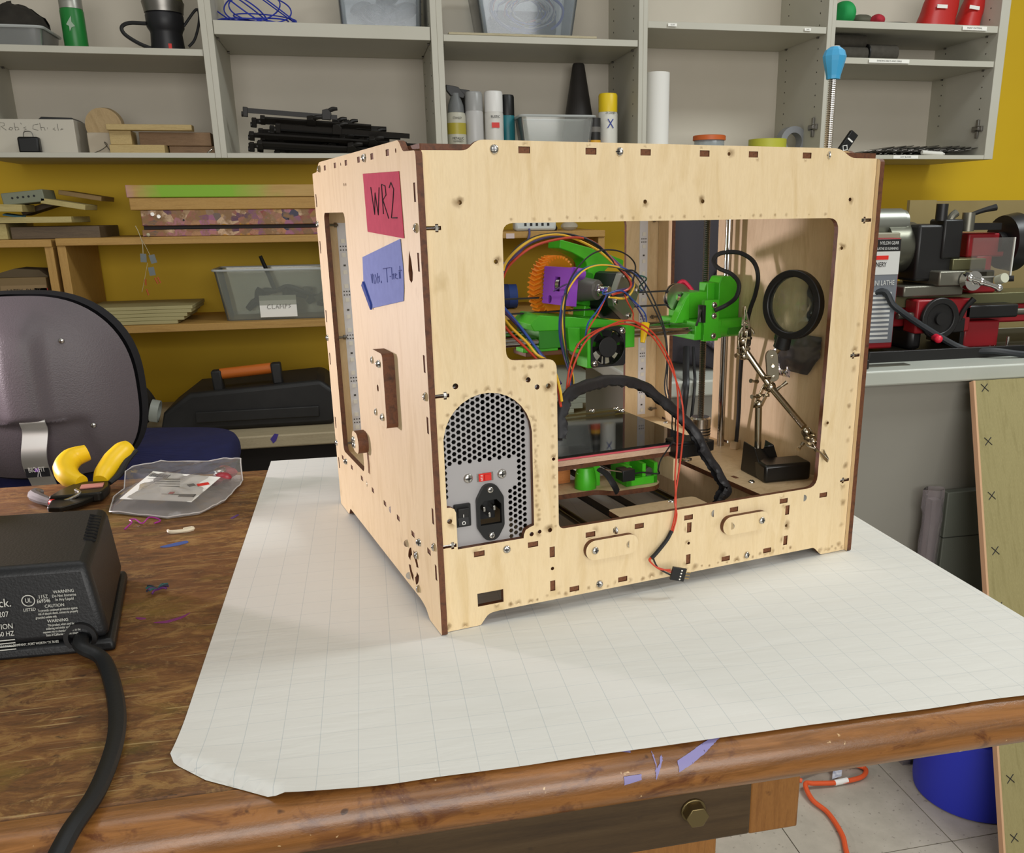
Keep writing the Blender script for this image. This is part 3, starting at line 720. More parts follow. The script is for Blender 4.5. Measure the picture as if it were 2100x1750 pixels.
# drive bolt end, washer and motor
CA('drive_bolt', MB().cyl((ec.x, .225, ec.z), (ec.x, .163, ec.z), .0042, n=16).cyl((ec.x, .178, ec.z), (ec.x, .1735, ec.z), .0068, n=6), CHROME, .0004)
CA('washer', MB().cyl((ec.x, .202, ec.z), (ec.x, .178, ec.z), .0135, .0105, n=24), mat('grey_washer', '5a5852', .4), .0003)
mc = Vector((.2635, 0, .2525)); mrot = Matrix.Rotation(math.radians(33), 3, 'Y')
def MM(u, v, y): q = mrot @ Vector((u, 0, v)); return (mc.x + q.x, y, mc.z + q.z)
sq = [(-.021, -.0155), (-.0155, -.021), (.0155, -.021), (.021, -.0155), (.021, .0155), (.0155, .021), (-.0155, .021), (-.021, .0155)]
mo = MB().prism(sq, .179, .206, lambda u, v, h: MM(u, v, h)).build('stepper_motor', BLACK, ca, bevel=.0006)
ALU = mat('cast_aluminium', '9c9690', .42, .85)
MB().prism(sq, .171, .179, lambda u, v, h: MM(u, v, h)).build('motor_end_cap', ALU, ca, bevel=.0008)
for a in (-1, 1):
    for b in (-1, 1):
        p = MM(a * .0155, b * .0155, .171); inst(SCREW, 'screw', ca, p, FR)
CA('motor_bearing', MB().ring(MM(0, 0, .1715), MM(0, 0, .1698), .005, .0024, n=18).cyl(MM(0, 0, .1716), MM(0, 0, .171), .0024, n=12, k=1), [ALU, BLACK], 0)
# the whole extruder head is turned on the carriage
TZ = Matrix.Translation(ec) @ Matrix.Rotation(math.radians(28), 4, 'Z') @ Matrix.Translation(-ec)
for o in set(bpy.data.objects) - n_before: o.matrix_basis = TZ @ o.matrix_basis
# part cooling fan, 40 mm
fan = MB(); FC = lambda u, v, h: (.2405 + u, h, .2065 + v)
fan.plate(rrect(-.020, .020, -.020, .020, .003), [circ(0, 0, .0186, 28)], .1485, .1585, FC)
fo = fan.build('cooling_fan', BLACK, ca, smooth=0, bevel=.0004)
CA('fan_hub', MB().cyl(FC(0, 0, .1490), FC(0, 0, .1580), .0108, n=24), BLACK, .0006)
bl = MB()
for k in range(7):
    a = 2 * PI * k / 7 + .3
    q = [(math.cos(a + t) * r_, math.sin(a + t) * r_, y) for r_, t in ((.0104, 0), (.0180, .12)) for y, t2 in ((.1495, 0),)]
    bl.add([FC(math.cos(a) * .0102, math.sin(a) * .0102, .1500), FC(math.cos(a + .05) * .0180, math.sin(a + .05) * .0180, .1500), FC(math.cos(a + .62) * .0180, math.sin(a + .62) * .0180, .1575), FC(math.cos(a + .55) * .0102, math.sin(a + .55) * .0102, .1575)], [(0, 1, 2, 3)])
bl.build('fan_blade', BLACK, ca, kind='stuff')
st_ = MB()
for a in (.5, 2.6, 4.7): st_.box(FC(math.cos(a) * .0148, math.sin(a) * .0148, .1580), (.0086, .0012, .0022), rotm(0, -math.degrees(a), 0))
st_.build('fan_strut', BLACK, ca, kind='stuff')
for u, v in ((.016, .016), (-.016, -.016)): inst(SCREW, 'screw', ca, FC(u, v, .1485), FR)

# ---- heated bed on the Y carriage
GLASS = thin('green_glass', 'eef6f2', .02, .03, 'c8d8d0', ior=1.5)
bd = MB().bx(.128, .3385, .122, .308, .0935, .0992).build('bed_support', wood('cork_ply', 'cda98c', 'd8b498', 'c09a7c', (2, 14, 14), 10, .6), pr)
MB().bx(.128, .3385, .122, .308, .0995, .1013).build('heated_bed', mat('red_pcb', 'd8606a', .35, c2='cc5660', scale=14), bd)
MB().bx(.132, .3345, .1225, .3075, .1015, .1040).build('glass_plate', GLASS, bd, bevel=.0003)
MB().bx(.122, .342, .125, .305, .0880, .0932).build('carriage_plate', [PLYD], bd)
MB().bx(.122, .342, .1245, .1250, .0880, .0932).build('charred_edge', CHAR, bd)
for x, y in ((.333, .302), (.333, .288), (.30, .304)): inst(SCREW, 'screw', bd, (x, y, .104))
MB().plate(roundpoly([(140, 118), (210, 116), (226, 102), (272, 100), (284, 112), (284, 160), (140, 160)], [2, 6, 6, 8, 6, 2, 2]), [], .0600, .0652, TM, 0, 1).build('lower_plate', [PLYD, CHAR], bd, smooth=0)
gb1 = MB().lathe([(.0115, .0655), (.0115, .074), (.0098, .084), (.0085, .0878)], (.203, .128, 0), n=20).bx(.203, .220, .128, .145, .0655, .0878)
gb1.build('spacer', GREEN, bd)
gb2 = MB().bx(.242, .279, .110, .116, .0655, .0735).bx(.242, .248, .110, .145, .0655, .087).bx(.262, .266, .112, .145, .0655, .0875).bx(.275, .279, .110, .145, .0655, .0875).bx(.242, .279, .140, .145, .0655, .0875)
gb2.build('bearing_cradle', GREEN, bd)
MB().cyl((.2705, .113, .0775), (.2705, .14, .0775), .0048, n=16).build('linear_bearing', DULLSTEEL, bd)
MB().bx(.232, .2465, .100, .116, .0745, .0865).build('limit_switch', BLACK, bd, bevel=.0006)
MB().box((.2225, .103, .0875), (.020, .003, .0008), rotm(0, 14, 0)).build('switch_lever', STEEL, bd)
MB().bx(.300, .306, .112, .15, .064, .088).build('bracket', PLYD, bd); MB().bx(.150, .196, .15, .20, .066, .084).build('wood_block', wood('block_wood', 'b06a30', 'c07a3c', 'a05c26', (2, 12, 12), 10), bd)
plug = MB().bx(.302, .342, .108, .128, .0885, .1035).bx(.300, .338, .104, .13, .1038, .1075).box((.335, .118, .098), (.022, .026, .012), rotm(0, 0, 20))
plug.build('power_plug', BLACK, bd, bevel=.0012)
for x, y, z in ((.331, .108, .1045), (.312, .106, .0868)): MB().ring((x, y, z), (x, y, z + .0014), .0062, .0050, n=18).build('wire_clip', STEEL, bd)
# Y rods and belts under the bed
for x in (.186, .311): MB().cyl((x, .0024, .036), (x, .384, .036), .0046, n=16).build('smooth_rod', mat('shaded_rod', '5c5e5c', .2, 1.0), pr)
for x, w in ((.226, .010), (.259, .010)): MB().bx(x - w / 2, x + w / 2, .0024, .384, .0355, .0375).build('belt', DARK, pr)

# ---- ATX power supply behind its aperture
ps_ = MB(); X0, X1, Z0_, Z1_ = 4.5, 97.5, 64, 208
hexes = []
def hexa(x, z, r=2.05): return [(x + r * math.cos(PI / 3 * i), z + r * math.sin(PI / 3 * i)) for i in range(6)]
dx, dz = 4.45, 5.1
for i in range(20):
    x = 9.6 + i * dx * .98
    for j in range(30):
        z = 73.4 + j * dz + (dz / 2 if i % 2 else 0)
        if z > 201 or x > 85.5: continue
        inner = z > 144 or (x < 16 and z > 112) or (x > 76.5 and z < 145) or (x > 68 and z < 118)
        if inner and not (x < 24 and z < 112): hexes.append(hexa(x, z))
ps_.plate([fp(X0, Z0_), fp(X1, Z0_), fp(X1, Z1_), fp(X0, Z1_)], [[fp(*p) for p in h] for h in hexes] + [rect(fp(51.3, 99)[0], fp(51.3, 99)[1], 21, 24)], .0026, .0036, FM)
psu_o = ps_.build('power_supply', PSUGREY, pr, smooth=0, label='grey perforated power supply')
xa, za = fp(X0, Z0_); xb, zb = fp(X1, Z1_)
MB().bx(xa / 1000, xa / 1000 + .001, .0036, .142, za / 1000, zb / 1000).bx(xb / 1000 - .001, xb / 1000, .0036, .142, za / 1000, zb / 1000).bx(xa / 1000, xb / 1000, .0036, .142, zb / 1000 - .001, zb / 1000).bx(xa / 1000, xb / 1000, .142, .143, za / 1000, zb / 1000).build('psu_case', mat('psu_inside', '34312f', .6, .5), psu_o)
for x, z in ((33.5, 130.6), (63.4, 130.6)):
    q = fp(x, z); inst(SCREW, 'screw', psu_o, (q[0] / 1000, .0026, q[1] / 1000), FR, (1.15, 1.15, 1.15))
def PB(n, x0, x1, z0, z1, y0, m, bev=.0004, r=0):
    a, b = fp(x0, z0), fp(x1, z1)
    return MB().prism(rrect(a[0], b[0], a[1], b[1], max(r, .3), 3), y0, .0026, lambda u, v, h: (u / 1000, h, v / 1000)).build(n, m, psu_o, bevel=bev)
PB('voltage_frame', 41.2, 55.6, 126.4, 133.6, .0016, STEEL, .0002)
PB('voltage_switch', 42.6, 53.6, 126.6, 133.4, .0006, RED, .0003); PB('switch_nub', 47.2, 52.2, 127.4, 132.6, -.0012, RED, .0004)
q = fp(44.7, 130); text('115V', .0026, WHITEP, psu_o, (q[0] / 1000, .00035, q[1] / 1000), (PI / 2, PI / 2, 0))
PB('power_switch', 19.4, 33.9, 89.6, 109.6, -.0002, BLACK, .0006, 1)
rk = fp(26.9, 99.5)
MB().box((rk[0] / 1000, -.0006, rk[1] / 1000 + .003), (.0095, .003, .0085), rotm(14, 0, 0)).box((rk[0] / 1000, -.0003, rk[1] / 1000 - .0045), (.0095, .002, .0075), rotm(-8, 0, 0)).build('rocker', mat('rocker_black', '1e1d1d', .35), psu_o, bevel=.0004)
MB().box((rk[0] / 1000, -.0016, rk[1] / 1000 + .0005), (.0005, .0004, .0028)).build('switch_mark', WHITEP, psu_o); MB().ring((rk[0] / 1000, -.0013, rk[1] / 1000 - .006), (rk[0] / 1000, -.0017, rk[1] / 1000 - .006), .0016, .0011, n=16).build('switch_mark', WHITEP, psu_o)
ic = fp(51.3, 99)
def IM(u, v, h): return ((ic[0] + u) / 1000, h, (ic[1] + v) / 1000)
inl = MB().plate(roundpoly([(-12, -13), (-5, -25), (5, -25), (12, -13), (12, 12.5), (5, 24.8), (-5, 24.8), (-12, 12.5)], [2, 5, 5, 2, 2, 5, 5, 2]), [[(-9.5, -10.5), (9.5, -10.5), (9.5, 6.5), (5.5, 11), (-5.5, 11), (-9.5, 6.5)]], -.0012, .0026, IM)
inl.build('mains_inlet', BLACK, psu_o, smooth=0, bevel=.0005)
MB().bx((ic[0] - 9.6) / 1000, (ic[0] + 9.6) / 1000, .016, .0165, (ic[1] - 11) / 1000, (ic[1] + 11.5) / 1000).build('inlet_floor', DARK, psu_o)
for u, v in ((-4.5, 2.5), (4.5, 2.5), (0, -3)): MB().box(IM(u, v, .009), (.0019, .014, .0042)).build('inlet_pin', STEEL, psu_o, bevel=.0003)
for v in (-20.3, 20): inst(SCREW, 'screw', psu_o, IM(0, v, -.0012), FR, (.8, .8, .8)).data

# ---- wiring
W = {
 'arc_black': [(78,30,283),(85,40,298),(113,80,311),(148,120,319),(183,150,321),(214,170,318),(244,180,308),(265,180,288),(277,170,270),(261,150,260),(240,145,259)],
 'arc_yellow': [(78,30,289),(87,40,302),(118,80,313),(152,120,319),(186,150,320),(216,170,314),(247,180,301),(273,180,280),(282,170,268),(262,150,256),(239,145,258)],
 'arc_violet': [(79,30,293),(94,50,303),(126,90,313),(163,130,318),(198,160,318),(230,180,315),(258,190,300),(282,180,277),(274,160,266),(243,140,264)],
 'arc_red': [(78,30,287),(94,50,299),(131,90,311),(174,130,316),(219,170,316),(249,190,308),(264,180,290),(276,170,273),(265,150,265),(242,145,260)],
 'low_yellow': [(76,30,261),(94,50,246),(112,60,231),(121,60,220),(128,50,214),(126,30,206),(125,20,195),(124,14,185)],
 'low_red': [(75,30,256),(94,50,240),(112,60,225),(125,60,211),(126,30,198),(124,16,180)],
 'low_violet': [(77,30,265),(103,60,247),(125,80,228),(135,70,212),(140,50,193)],
 'low_blue': [(86,50,265),(107,60,244),(128,60,215),(133,40,198)],
 'bund_blue': [(146,50,170),(169,90,189),(167,100,208),(167,110,228),(173,120,250),(181,120,273),(207,140,287),(242,160,289),(267,160,284),(294,170,270),(301,180,261),(307,200,257)],
 'bund_green': [(147,50,170),(170,90,189),(169,100,208),(169,110,228),(176,120,250),(185,120,275),(212,140,288),(247,160,288),(282,170,278),(303,180,272),(306,200,262),(310,200,257)],
 'bund_black': [(148,52,170),(166,80,188),(166,90,210),(168,100,229),(168,100,252),(178,110,278),(205,130,297),(234,150,304),(262,160,301),(283,170,288),(281,170,270),(289,180,263)],
 'bund_yellow': [(147,53,170),(172,90,186),(169,100,215),(170,110,242),(174,110,265),(194,120,284),(223,140,290),(259,160,286),(288,170,275)],
 'bund_violet': [(146,53,170),(167,85,185),(164,95,212),(166,105,233),(170,110,251),(178,120,268),(185,130,274),(200,196,262)],
 'loop_blue': [(240,158,262),(234,140,261),(218,130,247),(203,120,237),(200,120,225),(214,150,215)],
 'loop_red': [(242,158,262),(233,140,260),(220,130,246),(206,120,235),(201,120,227),(215,150,218)],
 'tail_blue': [(241,158,266),(234,140,267),(227,135,265),(229,135,262),(251,140,264),(271,150,252),(284,150,239),(286,150,229),(282,147,222)],
 'tail_red': [(262,158,263),(257,140,254),(270,150,240),(271,150,232),(281,146,224)],
 'tail_violet': [(262,158,262),(271,150,250),(282,150,234),(282,146,223)],
 'long_black_a': [(262,158,283),(271,150,279),(282,140,257),(295,130,223),(294,120,194),(286,110,165),(289,100,141),(296,110,123),(304,116,106)],
 'long_black_b': [(264,158,283),(273,150,281),(285,140,260),(296,130,225),(295,120,194),(289,110,165),(293,100,141),(300,110,120),(306,118,106)],
 'long_red_a': [(146,52,175),(153,60,190),(164,70,208),(187,90,225),(221,110,234),(251,120,236),(277,120,222),(286,100,195),(282,80,171),(271,60,146),(252,30,125),(238,10,104),(230,-5,85),(228,-7,71),(224,-7,55)],
 'long_red_b': [(145,50,175),(151,60,191),(160,70,209),(179,90,223),(210,110,231),(246,120,233),(274,120,220),(283,100,195),(286,80,165),(278,60,140),(257,30,120),(241,10,101),(229,-5,85),(230,-7,71),(226,-7,55)],
 'drop_red': [(203,-9,36),(199,-11,34),(203,-14,29),(207,-18,26),(216,-21,25)],
 'drop_red2': [(203,-9,36),(200,-11,33),(204,-15,28),(209,-18,26),(216,-22,23)],
 'drop_black': [(204,-9,36),(205,-11,31),(207,-14,26),(211,-18,23),(216,-21,20)],
 'bed_black': [(300,112,109),(286,105,99),(277,100,93),(274,100,83),(278,106,76),(259,106,80),(246,103,81)],
 'psu_yellow': [(60,143,150),(90,120,230),(84,60,262),(76,30,261)],
}
WC = {'black': DARK, 'yellow': mat('yellow_wire', 'e6b832', .4), 'red': mat('red_wire', 'c4432c', .4), 'blue': mat('blue_wire', '2f4c96', .4), 'green': mat('teal_wire', '1f5a50', .4), 'violet': mat('violet_wire', '3c3060', .4)}
for k, pts in W.items():
    kk = k.split('_')
    m = WC.get(kk[1] if kk[1] in WC else ('red' if kk[1].startswith('red') else kk[1] if kk[1] in WC else 'black')) or DARK
    if kk[0] == 'long' and 'red' in k: m = WC['red']
    r = .00125 if kk[0] in ('arc', 'low', 'psu') else .0008
    if kk[0] == 'long' and 'red' in k: r = .0009
    MB().tube([(a / 1000, b / 1000, c / 1000) for a, b, c in pts], r, 6, 7).build('wire', m, pr)
PTS = lambda l: [(a / 1000, b / 1000, c / 1000) for a, b, c in l]
MB().tube(PTS([(225,-7,57),(219,-8,49),(208,-9,39),(202,-10,35)]), .0019, 8).build('cable_sleeve', DARK, pr)
MB().tube(PTS([(382,165,235),(394,160,241),(399,150,250),(402,150,264),(399,160,274),(389,170,280),(385,175,287),(389,175,294),(398,170,297),(410,160,296),(420,150,287),(421,142,272),(421,145,253),(418,150,234),(419,160,201),(424,170,154),(428,175,112),(431,182,67)]), .0024, 8).build('sensor_cable', DARK, pr)
MB().box((.4315, .1835, .072), (.012, .009, .010), rotm(0, 0, 25)).build('cable_clip', mat('tan_tape', 'a8906c', .7), pr, bevel=.001)
MB().tube(PTS([(205,100,92),(208,90,89),(211,82,81),(219,88,70)]), .0042, 8, flat=.5).build('cable_sleeve', DARK, pr)
zt = MB(); zt.tube(PTS([(282,145,229),(280,143,224),(276,140,210)]), [.0048, .0045, .0025], 8, flat=.7); zt.build('wire_nut', YELLOWP, pr)
# hanging four-pin connector
cn = Vector((.2215, -.0255, .0215)); crot = rotm(0, 14, -14)
co = MB().box(cn, (.0135, .0028, .0125), crot).build('pin_connector', BLACK, pr, bevel=.0003)
for k in range(4): MB().box(cn + crot @ Vector((.0022, -.0015, -.0044 + k * .0029)), (.0014, .0005, .0013), crot).build('contact', LEDW, co)
for k in range(3): MB().cyl(cn + crot @ Vector((.006, 0, -.003 + k * .003)), cn + crot @ Vector((.0115, 0, -.003 + k * .003)), .0004, n=6).build('contact_pin', mat('brass_pin', 'd8b878', .25, 1.0), co)
# torn black cable wrap arching over the bed
path = smooth_path(PTS([(124,20,150),(130,30,171),(142,40,184),(169,60,187),(200,80,186),(227,90,182),(255,100,172),(278,100,155),(299,100,138),(315,95,119),(322,85,99),(327,70,81),(329,55,66),(320,50,61),(311,45,53)]), 8)
def wrap_fn(u, v):
    i = min(int(u * (len(path) - 1)), len(path) - 2); f = u * (len(path) - 1) - i
    p = path[i].lerp(path[i + 1], f); d = (path[i + 1] - path[i]).normalized(); a_ = d.cross(Vector((0, 1, 0))).normalized(); b_ = d.cross(a_)
    nz = noise.noise(Vector((u * 26, v * 2.1, 3))); rag = noise.noise(Vector((u * 60, 9, v * 3)))
    ang = -2.5 + v * 5.0 + .3 * nz
    r = .0052 + .0012 * nz + (abs(v - .5) > .40) * (.0034 * rag + .0014)
    return p + (a_ * math.cos(ang) + b_ * math.sin(ang)) * r
MB().grid(wrap_fn, 150, 12).build('cable_wrap', mat('torn_black_sleeve', '262527', .5, bump=.2, bscale=150), pr, smooth=50)
MB().tube(path[::4], .0028, 8, 0).build('cable_bundle', DARK, pr)
# spring mounted knob on the top right corner
kb = thing('tmp', None, None)
bpy.data.objects.remove(kb)
sp = MB(); turns = 40; pts = [(.4095 + .0035 * math.cos(2 * PI * t / 8), .030 + .0035 * math.sin(2 * PI * t / 8), .392 + .064 * t / (8 * turns)) for t in range(8 * turns + 1)]
sp.tube(pts, .00052, 5, 0); sp.build('spring', STEEL, pr)
MB().cyl((.4095, .030, .389), (.4095, .030, .457), .0016, n=8).build('rod', DULLSTEEL, pr)
MB().cyl((.4095, .030, .389), (.4095, .030, .394), .0058, n=6).build('nut', STEEL, pr)
kn = MB(); kn.lathe([(.0062, .455), (.0066, .458), (.0098, .470), (.0106, .474), (.0088, .479), (.0045, .482), (.0040, .4815)], (.4095, .030, 0), n=10)
kn.build('knob', mat('sky_blue_plastic', '3f9ccb', .42), pr, smooth=0)
MB().cyl((.4095, .030, .4812), (.4095, .030, .4826), .0042, n=12).build('knob_cap', WHITEPL, pr)
# grey capacitor bag taped inside the right wall
AB = mat('antistatic_film', '6a6868', .25, .6, c2='4c4b4c', scale=18, bump=.3, bscale=60)
def bagf(u, v):
    y = .127 - u * .076; z = .215 - v * .042 * (1 - .25 * (u > .75) * (u - .75) / .25 * 2)
    return (.4380 - .0015 - .004 * math.sin(PI * u) * math.sin(PI * v) - .0015 * noise.noise(Vector((u * 7, v * 5, 1))), y, z)
MB().grid(bagf, 16, 12).build('film_bag', AB, pr, smooth=60)
MB().grid(lambda u, v: (.4372 - .005 * abs(noise.noise(Vector((u * 6, v * 6, 5)))), .128 - u * .03 + .004 * noise.noise(Vector((v * 9, 2, 2))), .216 - v * .05), 10, 12).build('film_wrinkle', thin('clear_film', 'f4f0f6', .35, .12, 'c8c2cc', .5, 90), pr, smooth=60)
# ================================================================== work table
def table_mat():
    m = bpy.data.materials.new('worn_table_wood'); m.use_nodes = True; t = NT(m)
    v = t.coord((3.2, 8, 8)); f = t.noise(v, 7, 9, .74, .9)
    c = t.ramp(f, [(.28, lin('33210f')), (.42, lin('5a3a1c')), (.54, lin('744c26')), (.68, lin('9a7440'))])
    big = t.noise(t.coord((1.1, 1.6, 1)), 3.2, 4, .6)
    c = t.mix(t.ramp(big, [(.45, BW[0]), (.62, (.6, .6, .6, 1))]), c, t.ramp(f, [(.3, lin('5a3312')), (.7, lin('86562a'))]))
    yl = t.noise(t.coord((1, 2.2, 1), rot=(0, 0, .2)), 7, 5, .65, .3)
    c = t.mix(t.ramp(yl, [(.54, BW[0]), (.68, (.55, .55, .55, 1))]), c, lin('7d6a20'))
    gn = t.noise(t.coord((1.4, 2.6, 1), rot=(0, 0, .5)), 9, 5, .7, .2)
    c = t.mix(t.ramp(gn, [(.66, BW[0]), (.74, (.5, .5, .5, 1))]), c, lin('4e6a44'))
    for ang, sc, thr in ((.35, 30, .715), (1.0, 36, .72), (-.5, 30, .72), (2.2, 34, .722), (-1.1, 40, .72)):   # knife scratches
        s = t.noise(t.coord((.35, 9, 1), rot=(0, 0, ang)), sc, 2, .4)
        c = t.mix(t.ramp(s, [(thr, BW[0]), (thr + .03, (.5, .5, .5, 1))]), c, lin('c0a470'))
    bl2 = t.noise(t.coord((1.2, 2, 1)), 15, 7, .8, 1.5)
    c = t.mix(t.ramp(bl2, [(.52, BW[0]), (.60, (.55, .55, .55, 1))]), c, lin('a07c46'))
    ch = t.noise(t.coord((1, 1.5, 1)), 42, 5, .75, 1.0)
    c = t.mix(t.ramp(ch, [(.64, BW[0]), (.68, (.5, .5, .5, 1))]), c, lin('ac9262'))
    dk = t.noise(t.coord((1, 2.5, 1)), 60, 4, .7)
    c = t.mix(t.ramp(dk, [(.30, (.7, .7, .7, 1)), (.38, BW[0])]), c, lin('2a1a0c'))
    t.l(c, t.b.inputs['Base Color']); t.b.inputs['Roughness'].default_value = .48
    t.bump(t.noise(t.coord((3, 12, 12)), 22, 6, .7), .35, .0015); return m
def nose_mat(name, a, b, cc, d):
    m = bpy.data.materials.new(name); m.use_nodes = True; t = NT(m)
    f = t.noise(t.coord((1.3, 16, 16)), 7, 6, .65, .6)
    c = t.ramp(f, [(.25, lin(a)), (.45, lin(b)), (.6, lin(cc)), (.8, lin(d))])
    s = t.noise(t.coord((2.2, 3, 3)), 9, 5, .7, .8); c = t.mix(t.ramp(s, [(.56, BW[0]), (.66, (.75, .75, .75, 1))]), c, lin('4e2412'))
    s = t.noise(t.coord((1, 1, 1)), 75, 3, .7); c = t.mix(t.ramp(s, [(.70, BW[0]), (.73, (.8, .8, .8, 1))]), c, lin('d8b888'))
    s = t.noise(t.coord((1, 1, 1)), 48, 2, .6); c = t.mix(t.ramp(s, [(.27, (.8, .8, .8, 1)), (.30, BW[0])]), c, lin('2c1409'))
    t.l(c, t.b.inputs['Base Color']); t.b.inputs['Roughness'].default_value = .36
    t.b.inputs['Coat Weight'].default_value = .3; t.b.inputs['Coat Roughness'].default_value = .2
    t.bump(t.noise(t.coord((4, 8, 8)), 40, 5, .7), .3, .001); return m
TOPM = table_mat(); NOSEM = nose_mat('varnished_nosing', '5e3a18', '7c5024', '946232', '6c4420')
APRM = wood('dark_apron_wood', '3c2c18', '4a3820', '54422a', (1.2, 18, 18), 6, .55, stain='2a1d10', stain_amt=(.6, .7))
LEGM = wood('orange_leg_wood', '8a5a26', '9c6a32', '7a4c1e', (20, 20, 1.4), 8, .6, stain='5a3414', stain_amt=(.66, .75))
tb = thing('work_table', 'heavy scarred brown wooden work table with rounded front edge', 'table', (-.4, .18, 0))
tx = -.4; ty = .18
def T_(n, x0, x1, y0, y1, z0, z1, m, bev=.002): return MB().bx(x0 - tx, x1 - tx, y0 - ty, y1 - ty, z0, z1).build(n, m, tb, bevel=bev)
T_('tabletop', -1.45, .485, -.188, .578, .803, TH, TOPM, .004)
nose = [(-.188, .803), (-.188, TH)] + [(-.197 - .0208 * math.sin(math.radians(a)), .8243 + .0205 * math.cos(math.radians(a))) for a in range(0, 181, 15)]
MB().prism(nose, -1.45 - tx, .485 - tx, lambda u, v, h: (h, u - ty, v)).build('nosing', NOSEM, tb, smooth=30)
T_('apron', -1.4, .211, -.176, -.136, .738, .803, APRM)
T_('leg', .10, .205, -.130, -.030, 0, .738, LEGM); T_('leg', -1.38, -1.28, -.130, -.030, 0, .738, LEGM); T_('leg', .36, .44, .44, .54, 0, .803, LEGM); T_('leg', -1.38, -1.28, .44, .54, 0, .803, LEGM)
T_('brace', .303, .357, .015, .105, .575, .803, LEGM)
bo = MB().cyl((.165 - tx, -.176 - ty, .768), (.165 - tx, -.178 - ty, .768), .0095, n=18).cyl((.165 - tx, -.178 - ty, .768), (.165 - tx, -.1865 - ty, .768), .0088, n=6)
bo.build('hex_bolt', mat('brass_bolt', '8c7c56', .45, .9), tb, bevel=.0006)
# paint on the nosing, table top stains
VIO = mat('lilac_paint', '8780b0', .5)
def nosept(u, a): return Vector((u - tx, -.197 - .0213 * math.sin(a) - ty, .8243 + .0210 * math.cos(a)))
for blob in ([(.098, .05, .010), (.108, .30, .005), (.104, .12, .009), (.115, .1, .006)], [(.122, .55, .005), (.123, .9, .006), (.122, 1.25, .005), (.128, .7, .004)], [(.138, 1.05, .008), (.148, .85, .008), (.158, .60, .007), (.166, .38, .005), (.172, .2, .004)], [(.100, 1.25, .006), (.112, 1.2, .004)]):
    b = MB()
    for i in range(len(blob) - 1):
        (u0, a0, w0), (u1, a1, w1) = blob[i], blob[i + 1]
        b.grid(lambda s, q, u0=u0, a0=a0, w0=w0, u1=u1, a1=a1, w1=w1: nosept(u0 + (u1 - u0) * s + .001 * noise.noise(Vector((s * 9, q * 5, u0 * 50))), a0 + (a1 - a0) * s + (q - .5) * (w0 + (w1 - w0) * s) * 45), 6, 4)
    b.build('paint_mark', VIO, tb)
def stain(pts, m, z=.0004, n='paint_mark'):
    cx = sum(p[0] for p in pts) / len(pts); cy = sum(p[1] for p in pts) / len(pts)
    MB().prism(roundpoly([(p[0] - tx, p[1] - ty) for p in pts], .004, 3), TH, TH + z).build(n, m, tb)
stain([(-.277, .283), (-.262, .292), (-.250, .297), (-.247, .290), (-.257, .283), (-.270, .279)], mat('blue_paint', '3c5290', .6))
MAG = mat('magenta_paint', '7a2c6a', .6)
stain([(-.245, .082), (-.232, .083), (-.220, .090), (-.214, .098), (-.219, .086), (-.232, .078)], MAG); stain([(-.262, .097), (-.256, .096), (-.250, .092), (-.256, .091)], MAG)
stain([(-.214, .365), (-.207, .378), (-.204, .376), (-.210, .362)], mat('purple_paint', '5a3a72', .6))

# ------------------------------------------------------------------ sheet of gridded easel paper
def paper_mat():
    m = bpy.data.materials.new('grid_paper'); m.use_nodes = True; t = NT(m)
    c = t.n('ShaderNodeTexCoord'); sx = t.n('ShaderNodeSeparateXYZ'); mp = t.n('ShaderNodeMapping'); mp.inputs['Rotation'].default_value = (0, 0, math.radians(.5))
    t.l(c.outputs['Object'], mp.inputs[0]); t.l(mp.outputs[0], sx.inputs[0])
    def line(out, off, wd_, strength):
        a = t.n('ShaderNodeMath', operation='SUBTRACT'); t.l(out, a.inputs[0]); a.inputs[1].default_value = off
        d = t.n('ShaderNodeMath', operation='DIVIDE'); t.l(a.outputs[0], d.inputs[0]); d.inputs[1].default_value = .0254
        f = t.n('ShaderNodeMath', operation='FRACT'); t.l(d.outputs[0], f.inputs[0])
        g = t.n('ShaderNodeMath', operation='SUBTRACT'); t.l(f.outputs[0], g.inputs[0]); g.inputs[1].default_value = .5
        h = t.n('ShaderNodeMath', operation='ABSOLUTE'); t.l(g.outputs[0], h.inputs[0])
        k = t.n('ShaderNodeMath', operation='GREATER_THAN'); t.l(h.outputs[0], k.inputs[0]); k.inputs[1].default_value = .5 - wd_
        l = t.n('ShaderNodeMath', operation='MULTIPLY'); t.l(k.outputs[0], l.inputs[0]); l.inputs[1].default_value = strength; return l.outputs[0]
    col = t.mix(line(sx.outputs[0], -.1683, .010, .42), lin('d9d8d2'), lin('9aa6ac'))
    col = t.mix(line(sx.outputs[1], -.0115, .010, .28), col, lin('9aa6ac'))
    t.l(col, t.b.inputs['Base Color']); t.b.inputs['Roughness'].default_value = .75
    t.bump(t.noise(t.coord((2.2, 9, 1), rot=(0, 0, .12)), 6, 3, .5, .4), .22, .004); return m
def paper_fn(u, v):
    x = -.188 + .686 * u; y = -.206 + .828 * v
    if v == 0: y += .0012 * noise.noise(Vector((u * 14, 0, 0)))
    z = .0004 + .0003 * (noise.noise(Vector((x * 6, y * 14, 0))) + 1)
    # creased corner: the paper rises to a crease, then drops down to the table
    d = (x + .188) * -.625 + (y + .148) * -.781      # positive beyond the crease
    if d > 0:
        x += .625 * d * .9; y += .781 * d * .9; z = .0058 - min(d, .0052)
    elif x < 0 and y < 0: z += .0056 * max(0, 1 + d / .05) ** 2
    bk = max(0, y - .578); z -= bk * .02
    return (x, y, max(z, .0003))
pp_ = MB().grid(paper_fn, 90, 110).build('easel_paper', paper_mat(), None, smooth=180, label='large white sheet of faintly gridded easel paper under the printer', cat='paper')
